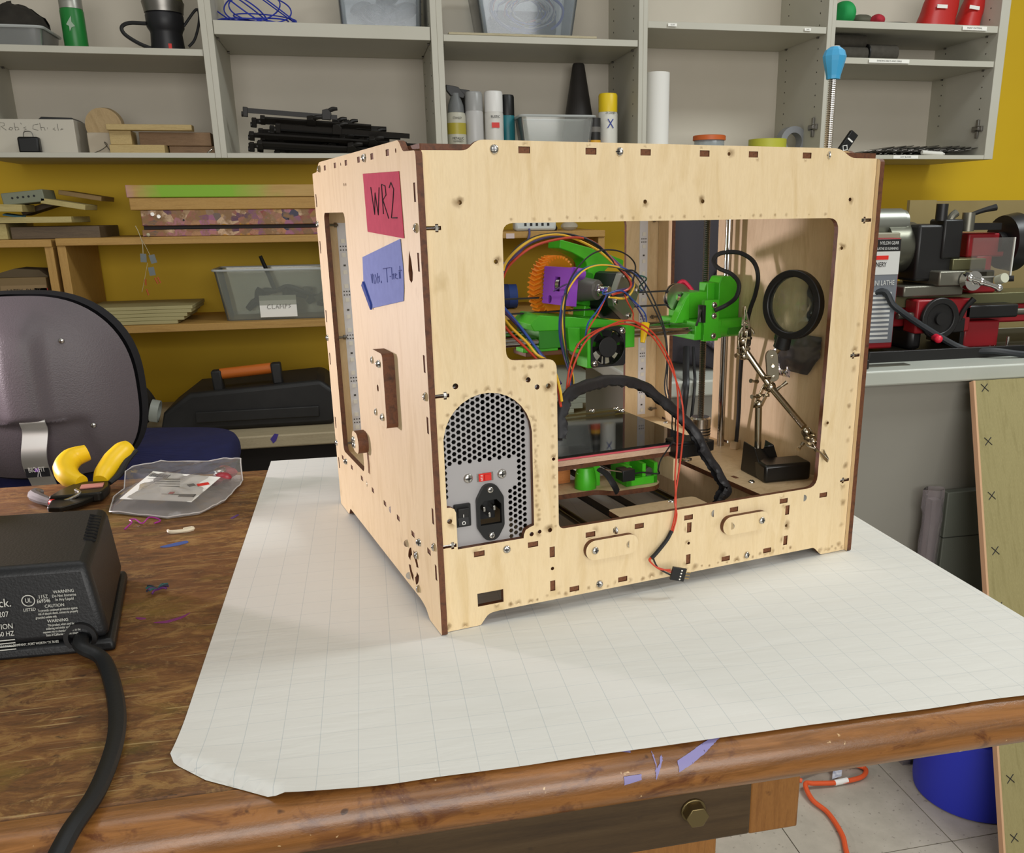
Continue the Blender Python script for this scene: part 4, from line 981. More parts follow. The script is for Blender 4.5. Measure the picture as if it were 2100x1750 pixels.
pp_.location = (0, 0, TH)

# ------------------------------------------------------------------ black power station box on the table's left
PSB = mat('black_textured_case', '17181a', .45, bump=.25, bscale=500)
pw = thing('soldering_station', 'black plastic soldering station with white warning print and thick cord', 'station', (-.40, .115, TH))
P0 = Vector((-.40, .115, 0))
def hull(b, bot, top, z0, z1, k=None): b.add([(x, y, z0) for x, y in bot] + [(x, y, z1) for x, y in top], [(3, 2, 1, 0), (4, 5, 6, 7), (0, 1, 5, 4), (1, 2, 6, 5), (2, 3, 7, 6), (3, 0, 4, 7)], k)
b = MB(); hull(b, [(-.15, -.075), (.138, -.083), (.112, .080), (-.15, .090)], [(-.15, -.073), (.137, -.081), (.111, .080), (-.15, .090)], 0, .010)
b.build('base_rim', PSB, pw, bevel=.003)
b = MB(); hull(b, [(-.15, -.072), (.134, -.079), (.109, .078), (-.15, .088)], [(-.145, -.062), (.124, -.070), (.102, .084), (-.145, .092)], .010, .0745)
b.build('case', PSB, pw, bevel=.007, segs=3)
for k in range(9): MB().box((.1105 - k * .0015, -.010 + k * .0085, .0742), (.010, .0018, .0016), rotm(0, 20, 8)).build('vent', mat('vent_dark', '060606', .8), pw)
def front_y(z): return -.0795 + (z - .010) * (.0095 / .0645) - .0008
gx = .112
MB().ring((gx, front_y(.012) - .001, .0135), (gx, front_y(.012) + .006, .0135), .0125, .0090, n=24).build('grommet', DARK, pw)
WT = mat('white_print', 'c8c8c0', .6)
def pt(s, x, z, size, sx=.9, al='CENTER'): text(s, size, WT, pw, (x, front_y(z) + .0001, z), (PI / 2 - math.radians(8), 0, -.02), align=al, sx=sx)
pt('RadioShack.', .065, .0475, .0098, .85, 'RIGHT'); pt('Cat. No. 64-207', .062, .0385, .0062, .8, 'RIGHT'); pt('SOLDERING STATION', .064, .0285, .0062, .8, 'RIGHT'); pt('120V AC 60 HZ', .064, .0225, .0056, .8, 'RIGHT')
for i, w_ in enumerate((.052, .05, .054, .048)): MB().box((.064 - w_ / 2, front_y(.0175 - i * .0026), .0175 - i * .0026), (w_, .0004, .0008)).build('fine_print', WT, pw)
MB().ring((.0775, front_y(.048), .048), (.0775, front_y(.048) - .0003, .048), .0050, .0043, n=24).build('safety_mark', WT, pw); pt('UL', .0775, .048, .0052, .8); pt('LISTED', .0775, .0405, .0034, .9)
pt('115Z', .0885, .0500, .0042, .8); pt('E69346', .0885, .0465, .0042, .8); pt('WARNING', .104, .0530, .0036); pt('Do Not Immerse', .104, .0497, .0032, .8); pt('In Any Liquid', .104, .0466, .0032, .8)
pt('CAUTION', .096, .0420, .0036); pt('To provide continued protection against', .098, .0387, .0029, .62); pt('risk of electric shock, connect to properly', .098, .0360, .0029, .6); pt('grounded outlets only.', .089, .0332, .0029, .6)
pt('WARNING', .097, .0296, .0036)
for i, s in enumerate(('This product, when used for', 'soldering and similar applications', 'exposes you to chemicals known to the', 'State of California to cause cancer')): pt(s, .099, .0262 - i * .0027, .0028, .62)
pt('A TANDY CORPORATION COMPANY, FORT WORTH TX 76102', .066, .0125, .0028, .75)
MB().lathe([(.018, 0), (.018, .012), (.014, .016), (0, .016)], (-.03, .112, .068), n=20).build('control_knob', BLACK, pw); MB().box((-.082, .098, .078), (.035, .03, .022), rotm(0, 12, 20)).build('iron_rest', mat('olive_metal', '3a3a2c', .5), pw, bevel=.004)
MB().tube([(gx, -.078, .0135), (gx + .006, -.098, .013), (.136, -.112, .0065), (.160, -.178, .0062), (.173, -.235, .0062), (.176, -.292, .0062), (.170, -.335, .0050), (.165, -.372, -.006), (.163, -.395, -.030), (.162, -.405, -.10), (.162, -.40, -.30)], .0060, 10, 8, flat=.75).build('power_cord', mat('black_cord', '0f1113', .5, bump=.1), pw)

# ------------------------------------------------------------------ hand tools and scraps on the table
pl = thing('wire_strippers', 'wire stripping pliers with bulging yellow grips beside the plastic bag', 'pliers', (-.405, .47, TH))
PLJ = mat('blackened_steel', '2e2c28', .38, .8)
MB().tube([(-.006, .045, .016), (-.024, .060, .020), (-.033, .080, .028), (-.028, .098, .036), (-.012, .108, .040)], [.009, .0135, .0150, .0140, .011], 14).build('grip', YELLOWP, pl)
MB().tube([(.016, .045, .016), (.018, .062, .022), (.024, .084, .031), (.034, .100, .040), (.040, .108, .043)], [.009, .0125, .0140, .0135, .011], 14).build('grip', YELLOWP, pl)
MB().tube([(.028, .040, .014), (.036, .062, .020), (.040, .086, .030), (.050, .104, .040)], [.003, .0045, .0045, .003], 8).build('grip_liner', DARK, pl)
MB().prism(roundpoly([(-.030, -.012), (.030, -.008), (.032, .020), (.026, .05), (-.012, .05), (-.024, .02)], .006), .004, .016).build('jaw', PLJ, pl, bevel=.002)
MB().prism(roundpoly([(-.022, -.045), (-.006, -.05), (.012, -.03), (.022, -.008), (-.026, -.006)], .004), .006, .012).build('jaw', PLJ, pl, bevel=.001)
MB().box((.012, .022, .0168), (.026, .018, .0012), rotm(0, 0, 8)).build('sticker', mat('pink_label', 'b8766a', .6), pl)
MB().tube([(-.02, -.01, .008), (-.005, -.016, .012), (.005, -.006, .016), (-.002, .004, .018)], .002, 8).build('return_spring', STEEL, pl)
sc_ = thing('hobby_tool', 'small steel tool with a grey grip and red ring behind the black station', 'tool', (-.452, .485, TH))
MB().tube([(-.004, .024, .008), (-.010, .020, .009), (-.010, .010, .0085), (.004, -.008, .008), (.020, -.024, .0075)], [.004, .0065, .0075, .007, .0055], 10).build('grip', mat('grey_grip', '5e5856', .45), sc_)
MB().cyl((.020, -.024, .0075), (.0235, -.0275, .0073), .0052, n=12).build('ring', RED, sc_); MB().cyl((.0235, -.0275, .0073), (.040, -.040, .0065), .0035, n=10).build('shaft', STEEL, sc_)
# zip bag with card
zb_ = thing('zip_bag', 'crumpled clear zip bag holding a printed card and red parts', 'bag', (-.295, .47, TH))
CLB = thin('clear_bag_film', 'fbf8f6', .16, .10, 'e4dedc', .5, 70)
oc = [(-.062, -.052), (.010, -.092), (.045, -.084), (.068, -.040), (.080, .040), (.075, .086), (.052, .092), (.030, .080), (-.030, .100), (-.062, .080), (-.072, .010)]
def bagtop(u, v):
    a = 2 * PI * u; n = len(oc); t_ = u * n; i = int(t_) % n; f = t_ - int(t_)
    px = oc[i][0] * (1 - f) + oc[(i + 1) % n][0] * f; py = oc[i][1] * (1 - f) + oc[(i + 1) % n][1] * f
    r = v; x, y = px * r, py * r
    z = .004 + .020 * (1 - r ** 2.2) + .006 * noise.noise(Vector((x * 38, y * 38, 2))) * (1 - r) ** .5 + (.026 if py > .05 else .0) * max(0, r - .45) * 1.4 + .002 * noise.noise(Vector((x * 90, y * 90, 5)))
    return (x, y, max(z, .0022))
MB().grid(bagtop, 66, 16).build('bag_film', CLB, zb_, smooth=25)
rim = [bagtop(u / 66, 1.0) for u in range(66)]
MB().tube(rim, .0009, 5, 0, closed=True).build('bag_seam', mat('seam_film', 'e2dedc', .2, alpha=.6), zb_)
MB().prism([(x * .97, y * .97) for x, y in oc], .0006, .0012).build('bag_back', mat('bag_back_film', 'c2bcb8', .3, alpha=.5), zb_)
ca_ = MB().prism([(-.052, -.040), (.034, -.066), (.058, .010), (-.030, .048)], 0, .0006, lambda u, v, h: (u, v, .0185 + h + v * .10)).build('card', WHITEP, zb_)
def cardmark(x, y, w, h, m, n='print', rz=-17):
    MB().box((x, y, .0195 + y * .10), (w, h, .0004), rotm(5.7, 0, rz)).build(n, m, ca_)
for k in range(12): cardmark(-.030 + k * .0021, .034 - k * .0009, (.0006, .0011)[k % 2], .010, INK)
for k in range(4): cardmark(-.012 + .004 * k, .016 - k * .009, .045 - k * .006, .0010, GRAYINK)
cardmark(.014, -.040, .046, .0014, GRAYINK); cardmark(.026, -.046, .020, .007, mat('card_print', '4a4640', .7)); cardmark(.040, -.012, .014, .008, RED, 'logo', 20); cardmark(.026, -.012, .008, .008, INK, 'logo', 30); cardmark(.006, -.034, .006, .006, RED, 'logo')
for x, y, s in ((.060, .035, .011), (.066, .060, .010), (.052, .022, .009), (.058, .075, .009)): MB().sph((x * .92, y, .012), s, 10, 6, (1.2, 1, .7)).build('red_part', mat('dull_red', '9c2c38', .35), zb_)
MB().sph((.052, .052, .018), .008, 8, 6, (1, 1.6, .5)).build('foil_part', STEEL, zb_)
def scrap(name, pts, r, m, label, cat, loc, n=6):
    o = MB().tube(pts, r, n, 5).build(name, m, None, label=label, cat=cat); o.location = loc; return o
scrap('plastic_curl', [(-.016, -.016, .001), (-.012, .002, .003), (-.017, .014, .002), (-.010, .010, .004), (.0, -.002, .002), (.006, .006, .006), (.012, .014, .002), (.018, .006, .001), (.013, -.002, .001)], .0008, mat('magenta_filament', 'b02ca0', .3), 'curly magenta plastic filament scrap beside the zip bag', 'scrap', (-.310, .368, TH))
o = MB().tube([(-.014, .002, .002), (-.010, -.004, .002), (.004, -.004, .002), (.012, .001, .002), (.010, .005, .002), (.002, .003, .002)], [.0016, .0022, .0022, .0026, .002, .0014], 7).build('plastic_hook', mat('cream_plastic', 'd8cdb4', .5), None, label='small cream plastic hook lying on the table', cat='scrap'); o.location = (-.262, .330, TH)
tf = MB()
for k in range(16):
    a = random.uniform(0, 2 * PI); e = random.uniform(.2, 1.2); tf.k = k % 3
    p1 = Vector((math.cos(a) * .010, math.sin(a) * .009, .002 + .006 * math.sin(e))); tf.tube([(0, 0, .004), p1 * .6 + Vector((0, 0, .003)), p1], .0010, 5, 4)
o = tf.build('yarn_tuft', [mat('teal_yarn', '2c5a5a', .7), mat('purple_yarn', '5c2a6a', .7), mat('dark_yarn', '2a2c3a', .7)], None, label='tiny tuft of teal and purple thread on the table', cat='scrap'); o.location = (-.252, .150, TH)
# ================================================================== helping hands stand inside the printer (world frame via printer turn)
def PW(x, y, z): q = RM @ Vector((x, y, z)); return Vector((q.x, q.y, q.z + TH + .0012))
hb = PW(.398, .076, .0672)
hh = thing('helping_hands', 'chrome helping hands stand with magnifying glass on black base', 'tool stand', hb, R12)
def H(x, y, z): return Vector((x - .398, y - .076, z - .0672))
HBK = mat('black_cast_iron', '141312', .3)
b = MB()
f = lambda u, v, h: tuple(H(u, v, h))
b.prism([(.3725, .049), (.4255, .040), (.432, .070), (.380, .080)], .0672, .0865, f)      # low tray
bb = b.build('base_tray', HBK, hh, bevel=.003, segs=3)
v = MB(); yy0, yy1 = .080, .1065
v.add([H(.3755, .052, .0672), H(.3815, .104, .0672), H(.420, .098, .0672), H(.414, .072, .0672), H(.3795, .078, .099), H(.3825, .102, .101), H(.3915, .090, .0935), H(.3985, .088, .0935), H(.4075, .097, .101), H(.4065, .080, .099)],
      [(0, 3, 2, 1), (0, 1, 5, 4), (0, 4, 6, 7, 9, 3), (3, 9, 8, 2), (1, 2, 8, 7, 6, 5), (4, 5, 6), (7, 8, 9)])
v.build('base_block', HBK, hh, bevel=.0012)
NI = mat('nickel_plate', 'b8ad98', .2, 1.0)
MB().cyl(H(.393, .090, .090), H(.391, .090, .142), .0038, n=14).build('post', NI, hh)
def jplates(c, d, w, l, nrm, name='joint_plate'):
    c = Vector(c); d = Vector(d).normalized(); nrm = Vector(nrm).normalized(); s_ = d.cross(nrm)
    for k in (-1, 1):
        poly = []
        for e, a0 in ((1, -90), (-1, 90)):
            for i in range(7):
                a = math.radians(a0 + 30 * i); poly.append((e * l / 2 + math.cos(a) * w / 2, math.sin(a) * w / 2) if e > 0 else (-l / 2 + math.cos(a) * w / 2, math.sin(a) * w / 2))
        MB().prism(poly, -.0006, .0006, lambda u, v2, h, k=k: tuple(c + d * u + s_ * v2 + nrm * (k * .0036 + h))).build(name, NI, hh, bevel=.0003)
    for e in (-.5, .5): MB().sph(c + d * l * e, .0046, 10, 8).build('joint_ball', NI, hh)
    MB().cyl(c - nrm * .007, c + nrm * .007, .0016, n=8).build('clamp_screw', NI, hh)
def wing(c, d, L=.011):
    c = Vector(c); d = Vector(d).normalized()
    MB().tube([c, c + d * L * .5, c + d * L], [.0022, .0014, .0024], 8).build('wing_nut', NI, hh)
jplates(H(.3945, .088, .152), (.4, -.1, .9), .0095, .020, (.6, -.8, .1))
wing(H(.386, .084, .152), (-1, -.2, .15)); wing(H(.385, .086, .168), (-1, -.2, .2)); wing(H(.405, .080, .158), (.75, -.3, .6), .014)
MB().cyl(H(.3745, .101, .204), H(.399, .082, .162), .0034, n=14).build('cross_arm', NI, hh)
MB().cyl(H(.399, .082, .162), H(.4035, .030, .1285), .0034, n=14).build('cross_arm', NI, hh)
MB().sph(H(.399, .082, .162), .006, 12, 8).build('joint_ball', NI, hh)
jplates(H(.3755, .100, .202), (-.1, .05, .95), .0085, .016, (.5, -.85, 0)); wing(H(.372, .098, .196), (-1, -.3, 0), .010)
jplates(H(.4005, .083, .184), (-.15, 0, 1), .0125, .022, (-.5, -.85, .1))
wing(H(.396, .080, .172), (-1, -.3, .1), .012)
def clip(p0, p1, up, nm='alligator_clip'):
    p0, p1 = Vector(p0), Vector(p1); d = (p1 - p0).normalized(); L = (p1 - p0).length; up = Vector(up); up = (up - d * up.dot(d)).normalized(); s_ = d.cross(up)
    for k in (-1, 1):
        q = [(0, .0030 * k), (L * .35, .0040 * k), (L * .45, .0034 * k), (L, .0006 * k), (L, 0), (L * .45, .0016 * k), (0, .0012 * k)]
        if k < 0: q = q[::-1]
        MB().prism(q, -.0026, .0026, lambda u, w, h: tuple(p0 + d * u + up * w + s_ * h)).build(nm, NI, hh, bevel=.0004)
    MB().ring(p0 + d * L * .42 - s_ * .0032, p0 + d * L * .42 + s_ * .0032, .0026, .0016, n=12).build('clip_spring', NI, hh)
    for k in (-1, 1): MB().tube([p0 + d * L * .3 + up * .003 * k, p0 + d * L * .12 + up * .0075 * k, p0 + up * .0085 * k], .0012, 6).build('clip_lever', NI, hh)
jplates(H(.4015, .018, .1215), (.0, -.55, -.35), .007, .014, (.9, .1, .2)); wing(H(.397, .022, .114), (-.6, -.2, -.35), .010)
clip(H(.4005, .010, .117), H(.4005, -.0125, .1035), (1, 0, .3))
clip(H(.3785, .1, .215), H(.3735, .1, .246), (1, -.2, 0)); jplates(H(.378, .1, .213), (0, 0, 1), .007, .012, (.2, -1, 0))
# magnifier
mcn = H(.404, .060, .249); mn = Vector((-.96, -.27, .05)).normalized()
MB().ring(mcn - mn * .0045, mcn + mn * .0045, .0345, .0275, n=40).build('lens_rim', BLACK, hh, bevel=.001)
le = MB(); prof = [(0, -.0038), (.010, -.0032), (.020, -.0018), (.0274, -.0004), (.0274, .0004), (.020, .0018), (.010, .0032), (0, .0038)]
u_, w_, d_ = axis_frame(mn); LRm = Matrix((u_, w_, d_)).transposed()
le.lathe(prof, mcn, n=36, rot=LRm).build('lens', thin('optical_glass', 'eef4ec', .04, .02, 'dfe8dc', ior=1.5), hh)
hd = (H(.4035, .072, .209) - mcn).normalized()
MB().cyl(mcn + hd * .032, mcn + hd * .047, .0078, .0088, n=12).build('lens_socket', BLACK, hh, bevel=.001); MB().cyl(mcn + hd * .046, H(.4005, .083, .193), .002, n=8).build('lens_stem', NI, hh)

# ================================================================== chair behind the table
ch = thing('lab_chair', 'dark plastic backed lab chair with navy seat behind the table', 'chair', (-.62, 1.18, 0))
def C(x, y, z): return Vector((x + .62, y - 1.18, z))
SHELL = mat('grained_black_shell', '5c5458', .42, bump=.6, bscale=420)
cx0, cz0, hw, hz = -.612, .902, .166, .160
def outline(a, k=1.0):
    c_, s_ = math.cos(a), math.sin(a); n = 3.0
    r = (abs(c_) ** n + abs(s_) ** n) ** (-1 / n)
    x = r * c_; z = r * s_
    w = hw * (1 - .16 * max(0, z) ** 2) ; return x * w * k, z * hz * k
def shell(u, v):
    a = 2 * PI * u; k = v; x, z = outline(a, k)
    y = -.030 * (1 - k ** 3) + .020 * (x / hw) ** 2
    band = 1 / (1 + math.exp((abs(x + .002) - .034 - .02 * (z < -.05)) / .006)); zz = 1 / (1 + math.exp((z - .118) / .010)) * (1 / (1 + math.exp((-.052 - z) / .003)))
    y -= .020 * band * zz
    low = 1 / (1 + math.exp((abs(x) - .085) / .006)) * (1 / (1 + math.exp((z + .052) / .003))); y += .010 * low
    return C(cx0 + x, 1.0 + y, cz0 + z)
MB().grid(shell, 96, 60).build('backrest_shell', SHELL, ch, smooth=60)
cu = MB()
def cush(u, v):
    a = 2 * PI * u; t = v * PI; k = 1.015 + .03 * math.sin(t)
    x, z = outline(a, k if v < .5 else k * (1 - (v - .5) * .6)); return C(cx0 + x, 1.0 + .02 * (x / hw) ** 2 + .012 + .05 * v, cz0 + z)
cu.grid(cush, 72, 10).build('backrest_cushion', mat('charcoal_fabric', '1c1b20', .85), ch, smooth=60)
for x, z in ((-.544, .987), (-.517, .838)): inst(SCREW, 'screw', ch, C(x, 1.0 - .0245 + .02 * ((x - cx0) / hw) ** 2, z), FR, (1.3, 1.3, 1.3))
BR = mat('brushed_steel_bar', 'e0deda', .36, .75)
br_path = [C(-.606, .985, .87), C(-.605, .958, .856), C(-.606, .966, .835), C(-.612, .960, .800), C(-.616, .968, .775), C(-.616, .985, .745), C(-.612, 1.01, .70), C(-.612, 1.10, .66)]
br = MB(); P = smooth_path(br_path, 8); vv = []
for i, p in enumerate(P):
    for dx, dy in ((-.020, 0), (.020, 0), (.020, .003), (-.020, .003)): vv.append(p + Vector((dx, dy, 0)))
ff = [(i * 4 + j, i * 4 + (j + 1) % 4, (i + 1) * 4 + (j + 1) % 4, (i + 1) * 4 + j) for i in range(len(P) - 1) for j in range(4)]
br.add(vv, ff + [(0, 1, 2, 3), (len(vv) - 4, len(vv) - 3, len(vv) - 2, len(vv) - 1)]); bar = br.build('back_bar', BR, ch, smooth=50)
lg = MB().box(C(-.616, .9715, .7665), (.038, .0006, .027), rotm(10, 0, 0)).build('maker_badge', INK, ch)
text('BIO FIT', .0135, WHITEP, lg, C(-.616, .9705, .767), (PI / 2 + math.radians(10), 0, 0), sx=.62)
strokes([[(-.003, .013), (-.001, .004), (.002, -.004), (.0, -.013)], [(.002, .013), (.004, .002), (.005, -.013)]], .0004, lambda a, b: tuple(C(-.616 + a, .9702, .767 + b)), WHITEP, lg, 'badge_line'); MB().sph(C(-.6155, .9708, .767), .0042, 8, 6, (1, .15, 1)).build('badge_dot', mat('lilac_dot', '9a6ac0', .5), lg)
se = MB()
def seatf(u, v):
    a = 2 * PI * u; c_, s_ = math.cos(a), math.sin(a); n = 3.2; r = (abs(c_) ** n + abs(s_) ** n) ** (-1 / n)
    t = v * PI; k = 1 - .07 * (1 - math.sin(t)) - .93 * (v in (0, 1)); zz = .700 + .032 * -math.cos(t)
    return C(-.585 + r * c_ * .265 * k, 1.245 + r * s_ * .215 * k, zz + .004 * math.cos(3 * a))
se.grid(seatf, 64, 12).build('seat', mat('navy_fabric', '1e2150', .9, c2='1a1c46', scale=40), ch, smooth=60)
MB().cyl(C(-.6, 1.2, .10), C(-.6, 1.2, .67), .025, n=18).build('gas_post', DULLSTEEL, ch)
MB().bx(.62 - .70, .62 - .50, -.08, .12, .655, .668).build('seat_plate', BLACK, ch)
for k in range(5):
    a = 2 * PI * k / 5 + .3; e = C(-.6 + .28 * math.cos(a), 1.2 + .28 * math.sin(a), .075)
    MB().tube([C(-.6, 1.2, .12), C(-.6 + .15 * math.cos(a), 1.2 + .15 * math.sin(a), .105), e], [.022, .018, .014], 10).build('base_arm', BLACK, ch)
    MB().cyl(e + Vector((-.012, 0, -.048)), e + Vector((.012, 0, -.048)), .027, n=16).cyl(e + Vector((0, 0, -.04)), e, .006, n=8).build('caster', DARK, ch)

# ================================================================== things right of the table
BLUEB = mat('blue_bin_plastic', '2430b0', .5)
bn_ = thing('waste_bin', 'large royal blue plastic bin on the tiled floor', 'bin', (1.156, .715, 0))
b = MB(); b.lathe([(.116, .0), (.121, .004), (.123, .02), (.126, .17), (.121, .17), (.117, .02), (0, .012)], n=44); b.build('body', BLUEB, bn_, smooth=40)
MB().ring((0, 0, .165), (0, 0, .174), .1275, .120, n=44).build('rim', BLUEB, bn_)
MB().box((-.1105, -.047, .110), (.003, .006, .018), rotm(0, 0, 30)).build('scuff', WHITEPL, bn_); MB().box((-.1075, -.050, .042), (.003, .006, .012), rotm(0, 0, 30)).build('scuff', WHITEPL, bn_)
# leaning plywood board with drawn crosses
BRD = wood('olive_plywood', '8c8254', '968c5e', '847a4c', (14, 14, 1.5), 6, .6)
lb = thing('plywood_board', 'tall plywood board with hand drawn crosses leaning on the counter', 'board', (1.25, .465, 0))
lean = math.atan(.42)
lb.rotation_euler = (-lean, 0, 0)
Lh = .862 / math.cos(lean)
def BM(u, v, h): return (u - 1.25, h, v)
def xl_(t): return 1.045 + .079 * t      # left edge moves right towards the top
MB().prism([(xl_(0), 0), (1.75, 0), (1.83, Lh), (xl_(1), Lh)], 0, .012, lambda u, v, h: BM(u, v, h)).build('sheet', BRD, lb)
MB().prism([(xl_(0) - .0045, 0), (xl_(0), 0), (xl_(1), Lh), (xl_(1) - .0045, Lh)], -.0005, .0125, lambda u, v, h: BM(u, v, h)).build('edge_strip', mat('pale_ply_edge', 'c49c78', .6), lb)
for k in range(9):
    for c_ in range(5):
        t = 1 - (k * .1065 + .015) / Lh; v_ = t * Lh; u0 = xl_(t) + .020 + c_ * .105
        st2 = MB(); s_ = .0075
        for e in (-1, 1): st2.tube([(u0 - s_ - 1.25, -.0003, v_ - s_ * e), (u0 + s_ - 1.25, -.0003, v_ + s_ * e)], .0009, 4, 0)
        if v_ > .02: st2.build('cross_mark', INK, lb)
# plastic wrapped post and grey carton by the counter
pw_ = thing('wrapped_post', 'upright post wrapped in crinkled clear plastic beside the counter', 'post', (1.068, .835, 0))
MB().bx(-.010, .010, -.010, .010, 0, .62).build('post', mat('grey_post', '7a7474', .5), pw_)
MB().grid(lambda u, v: ((.0165 + .006 * v + .004 * noise.noise(Vector((u * 5, v * 14, 1))) + (.012 if v > .93 else 0) * noise.noise(Vector((u * 7, 3, 2)))) * math.cos(2 * PI * u), (.0155 + .004 * noise.noise(Vector((u * 5, v * 14, 4)))) * math.sin(2 * PI * u), .01 + v * .632), 28, 50).build('plastic_wrap', thin('crinkled_film', 'e8e2e2', .30, .10, 'a8a0a2', .8, 60), pw_, smooth=30)
cg = thing('carton', 'flat grey painted panel box behind the plywood board', 'box', (1.36, .845, 0))
MB().bx(-.255, .30, -.003, .020, 0, .628).build('body', mat('grey_green_board', '6e7166', .6, c2='666a60', scale=6), cg, bevel=.002)
MB().bx(-.2555, .3005, -.0036, .0206, .528, .5300).build('seam', mat('seam_dark', '3a3c36', .8), cg)
# orange extension cord with tag
co = thing('extension_cord', 'orange extension cord looped on the tiled floor', 'cord', (.86, .75, 0))
OC = mat('orange_cord', 'd8582a', .45)
MB().tube([(x - .86, y - .75, z) for x, y, z in ((.70, .80, .006), (.76, .80, .03), (.812, .825, .022), (.887, .845, .012), (.945, .842, .008), (.965, .822, .007), (.940, .798, .007), (.880, .792, .008), (.830, .795, .012), (.805, .792, .016), (.800, .75, .008), (.812, .705, .006), (.806, .64, .006), (.790, .595, .006), (.755, .50, .006), (.70, .40, .006))], .0052, 10, 8).build('cable', OC, co)
MB().tube([(.80 - .86, .80 - .75, .02), (.70 - .86, .84 - .75, .05), (.64 - .86, .86 - .75, .08), (.60 - .86, .80 - .75, .02), (.58 - .86, .70 - .75, .006)], .0052, 10, 8).build('cable', OC, co)
MB().grid(lambda u, v: (.872 - .86 + .022 * u + .030 * v + .004 * math.sin(v * 5), .80 - .75 + .058 * v + .003 * math.sin(v * 9), .012 + .012 * math.sin(v * PI) + .004 * u), 4, 20).build('paper_tag', mat('printed_tag', 'd0d0d4', .6, c2='7a8098', scale=90), co, smooth=60)
MB().cyl((.874 - .86, .792 - .75, .008), (.905 - .86, .794 - .75, .008), .0062, n=12).build('tag_wrap', WHITEP, co)
# ================================================================== contents of the wall cabinets
FLR = 1.3467
def one(name, b, m, label, cat, loc=(0, 0, 0), rot=(0, 0, 0), bevel=0, smooth=35, group=None):
    o = b.build(name, m, None, smooth=smooth, bevel=bevel, label=label, cat=cat, group=group); o.location = loc; o.rotation_euler = rot; return o
TUB = thin('frosted_tub_plastic', 'f4f8fa', .16, .12)
TUBG = thin('grey_tub_plastic', 'eef2f6', .16, .12, 'd0d8de')
def tub(name, label, loc, wx, wy, h, flare=.08, m=TUB, rotz=0, cat='tub', lip=True):
    r = thing(name, label, cat, loc, rotz)
    b = MB(); t = .002
    def ringp(s, z, i=0): return [(x * (1 if i == 0 else 1), y, z) for x, y in rrect(-wx / 2 * s + i, wx / 2 * s - i, -wy / 2 * s + i, wy / 2 * s - i, .015, 4)]
    o0, o1, i1, i0 = ringp(1 - flare, 0), ringp(1, h), ringp(1, h, t), ringp(1 - flare, t * 1.5, t); n = len(o0)
    b.v = [Vector(p) for p in o0 + o1 + i1 + i0]
    for a in range(3):
        for i in range(n): b.f.append([a * n + i, a * n + (i + 1) % n, (a + 1) * n + (i + 1) % n, (a + 1) * n + i]); b.mi.append(0)
    b.f.append(list(range(n - 1, -1, -1))); b.mi.append(0); b.f.append(list(range(3 * n, 4 * n))); b.mi.append(0)
    b.build('tub_wall', m, r, smooth=40)
    if lip:
        q = [Vector(p) for p in rrect(-wx / 2 - .003, wx / 2 + .003, -wy / 2 - .003, wy / 2 + .003, .016, 4)] if False else [Vector((x, y, h)) for x, y in rrect(-wx / 2 - .003, wx / 2 + .003, -wy / 2 - .003, wy / 2 + .003, .016, 4)]
        MB().tube(q, .0035, 6, 0, closed=True).build('rim', mat('tub_rim', 'c8ccca', .3, alpha=.7), r)
    return r
def spray(x, y, z, r, h, body, cap, label, caph=.035, trigger=False, band=None, bandz=(.2, .5), writing=None, wcol=INK, group=None):
    o = thing('spray_can', label, 'spray can', (x, y, z), 0, group)
    hb_ = h - caph
    MB().lathe([(r * .96, 0), (r, .003), (r, hb_ - .012), (r * .93, hb_ - .004), (r * .72, hb_)], n=24).build('can_body', body, o)
    if trigger:
        MB().lathe([(r * .86, hb_ - .002), (r * .80, hb_ + caph * .25), (r * .52, hb_ + caph * .55), (r * .5, hb_ + caph * .7)], n=20).build('collar', cap, o)
        MB().prism([(-r * .9, hb_ + caph * .78), (-r * .95, hb_ + caph), (r * .3, hb_ + caph * .92), (r * .95, hb_ + caph * .62), (r * .8, hb_ + caph * .5), (-r * .5, hb_ + caph * .6)], -r * .4, r * .4, lambda u, v, h_: (u, h_, v)).build('trigger', BLACK, o, bevel=.001)
    else:
        MB().lathe([(r * .97, hb_ - .006), (r * .97, hb_ + caph - .006), (r * .88, hb_ + caph - .001), (r * .7, hb_ + caph)], n=24).build('cap', cap, o)
    if band: MB().ring((0, 0, h * bandz[0]), (0, 0, h * bandz[1]), r * 1.006, r * .99, n=24).build('label_band', band, o)
    for (s, zz, sz, c_) in (writing or []):
        text(s, sz, c_, o, (0, -r * 1.03 - .0006, zz), (PI / 2, 0, 0), sx=.8)
    return o
# --- first cabinet
t1 = tub('storage_tub', 'low clear tub stuffed with dark cloth on the cabinet shelf', (-.845, 2.06, 1.5955), .16, .16, .045)
MB().grid(lambda u, v: (.075 * (1.05 + .15 * noise.noise(Vector((u * 5, v * 4, 7)))) * math.cos(2 * PI * u) * math.sin(PI * v) * 1.0, .07 * math.sin(2 * PI * u) * math.sin(PI * v), .055 - .052 * math.cos(PI * v) + .014 * noise.noise(Vector((u * 6, v * 6, 2)))), 28, 16).build('dark_cloth', mat('charcoal_cloth', '25221d', .9, c2='34302a', scale=30), t1, smooth=70)
spray(-.706, 2.05, 1.5955, .028, .155, mat('green_can_paint', '1f7a34', .35), mat('silver_can', 'a8a8a0', .35, .6), 'green spray can with a silver fish print and white cap', .05, writing=[('Chillin', .120, .014, INK)])
fi = MB().prism([(-.010, 0), (-.002, .012), (.004, .020), (.003, .006), (.010, -.004), (.002, -.006), (-.004, -.016), (-.004, -.004)], 0, .0005, lambda u, v, h: (-.706 + u, 2.0213 - h, 1.655 + v)).build('fish_print', mat('pale_print', '9ab09a', .5), bpy.data.objects['spray_can']); fi.location = (.706, -2.05, -1.5955)
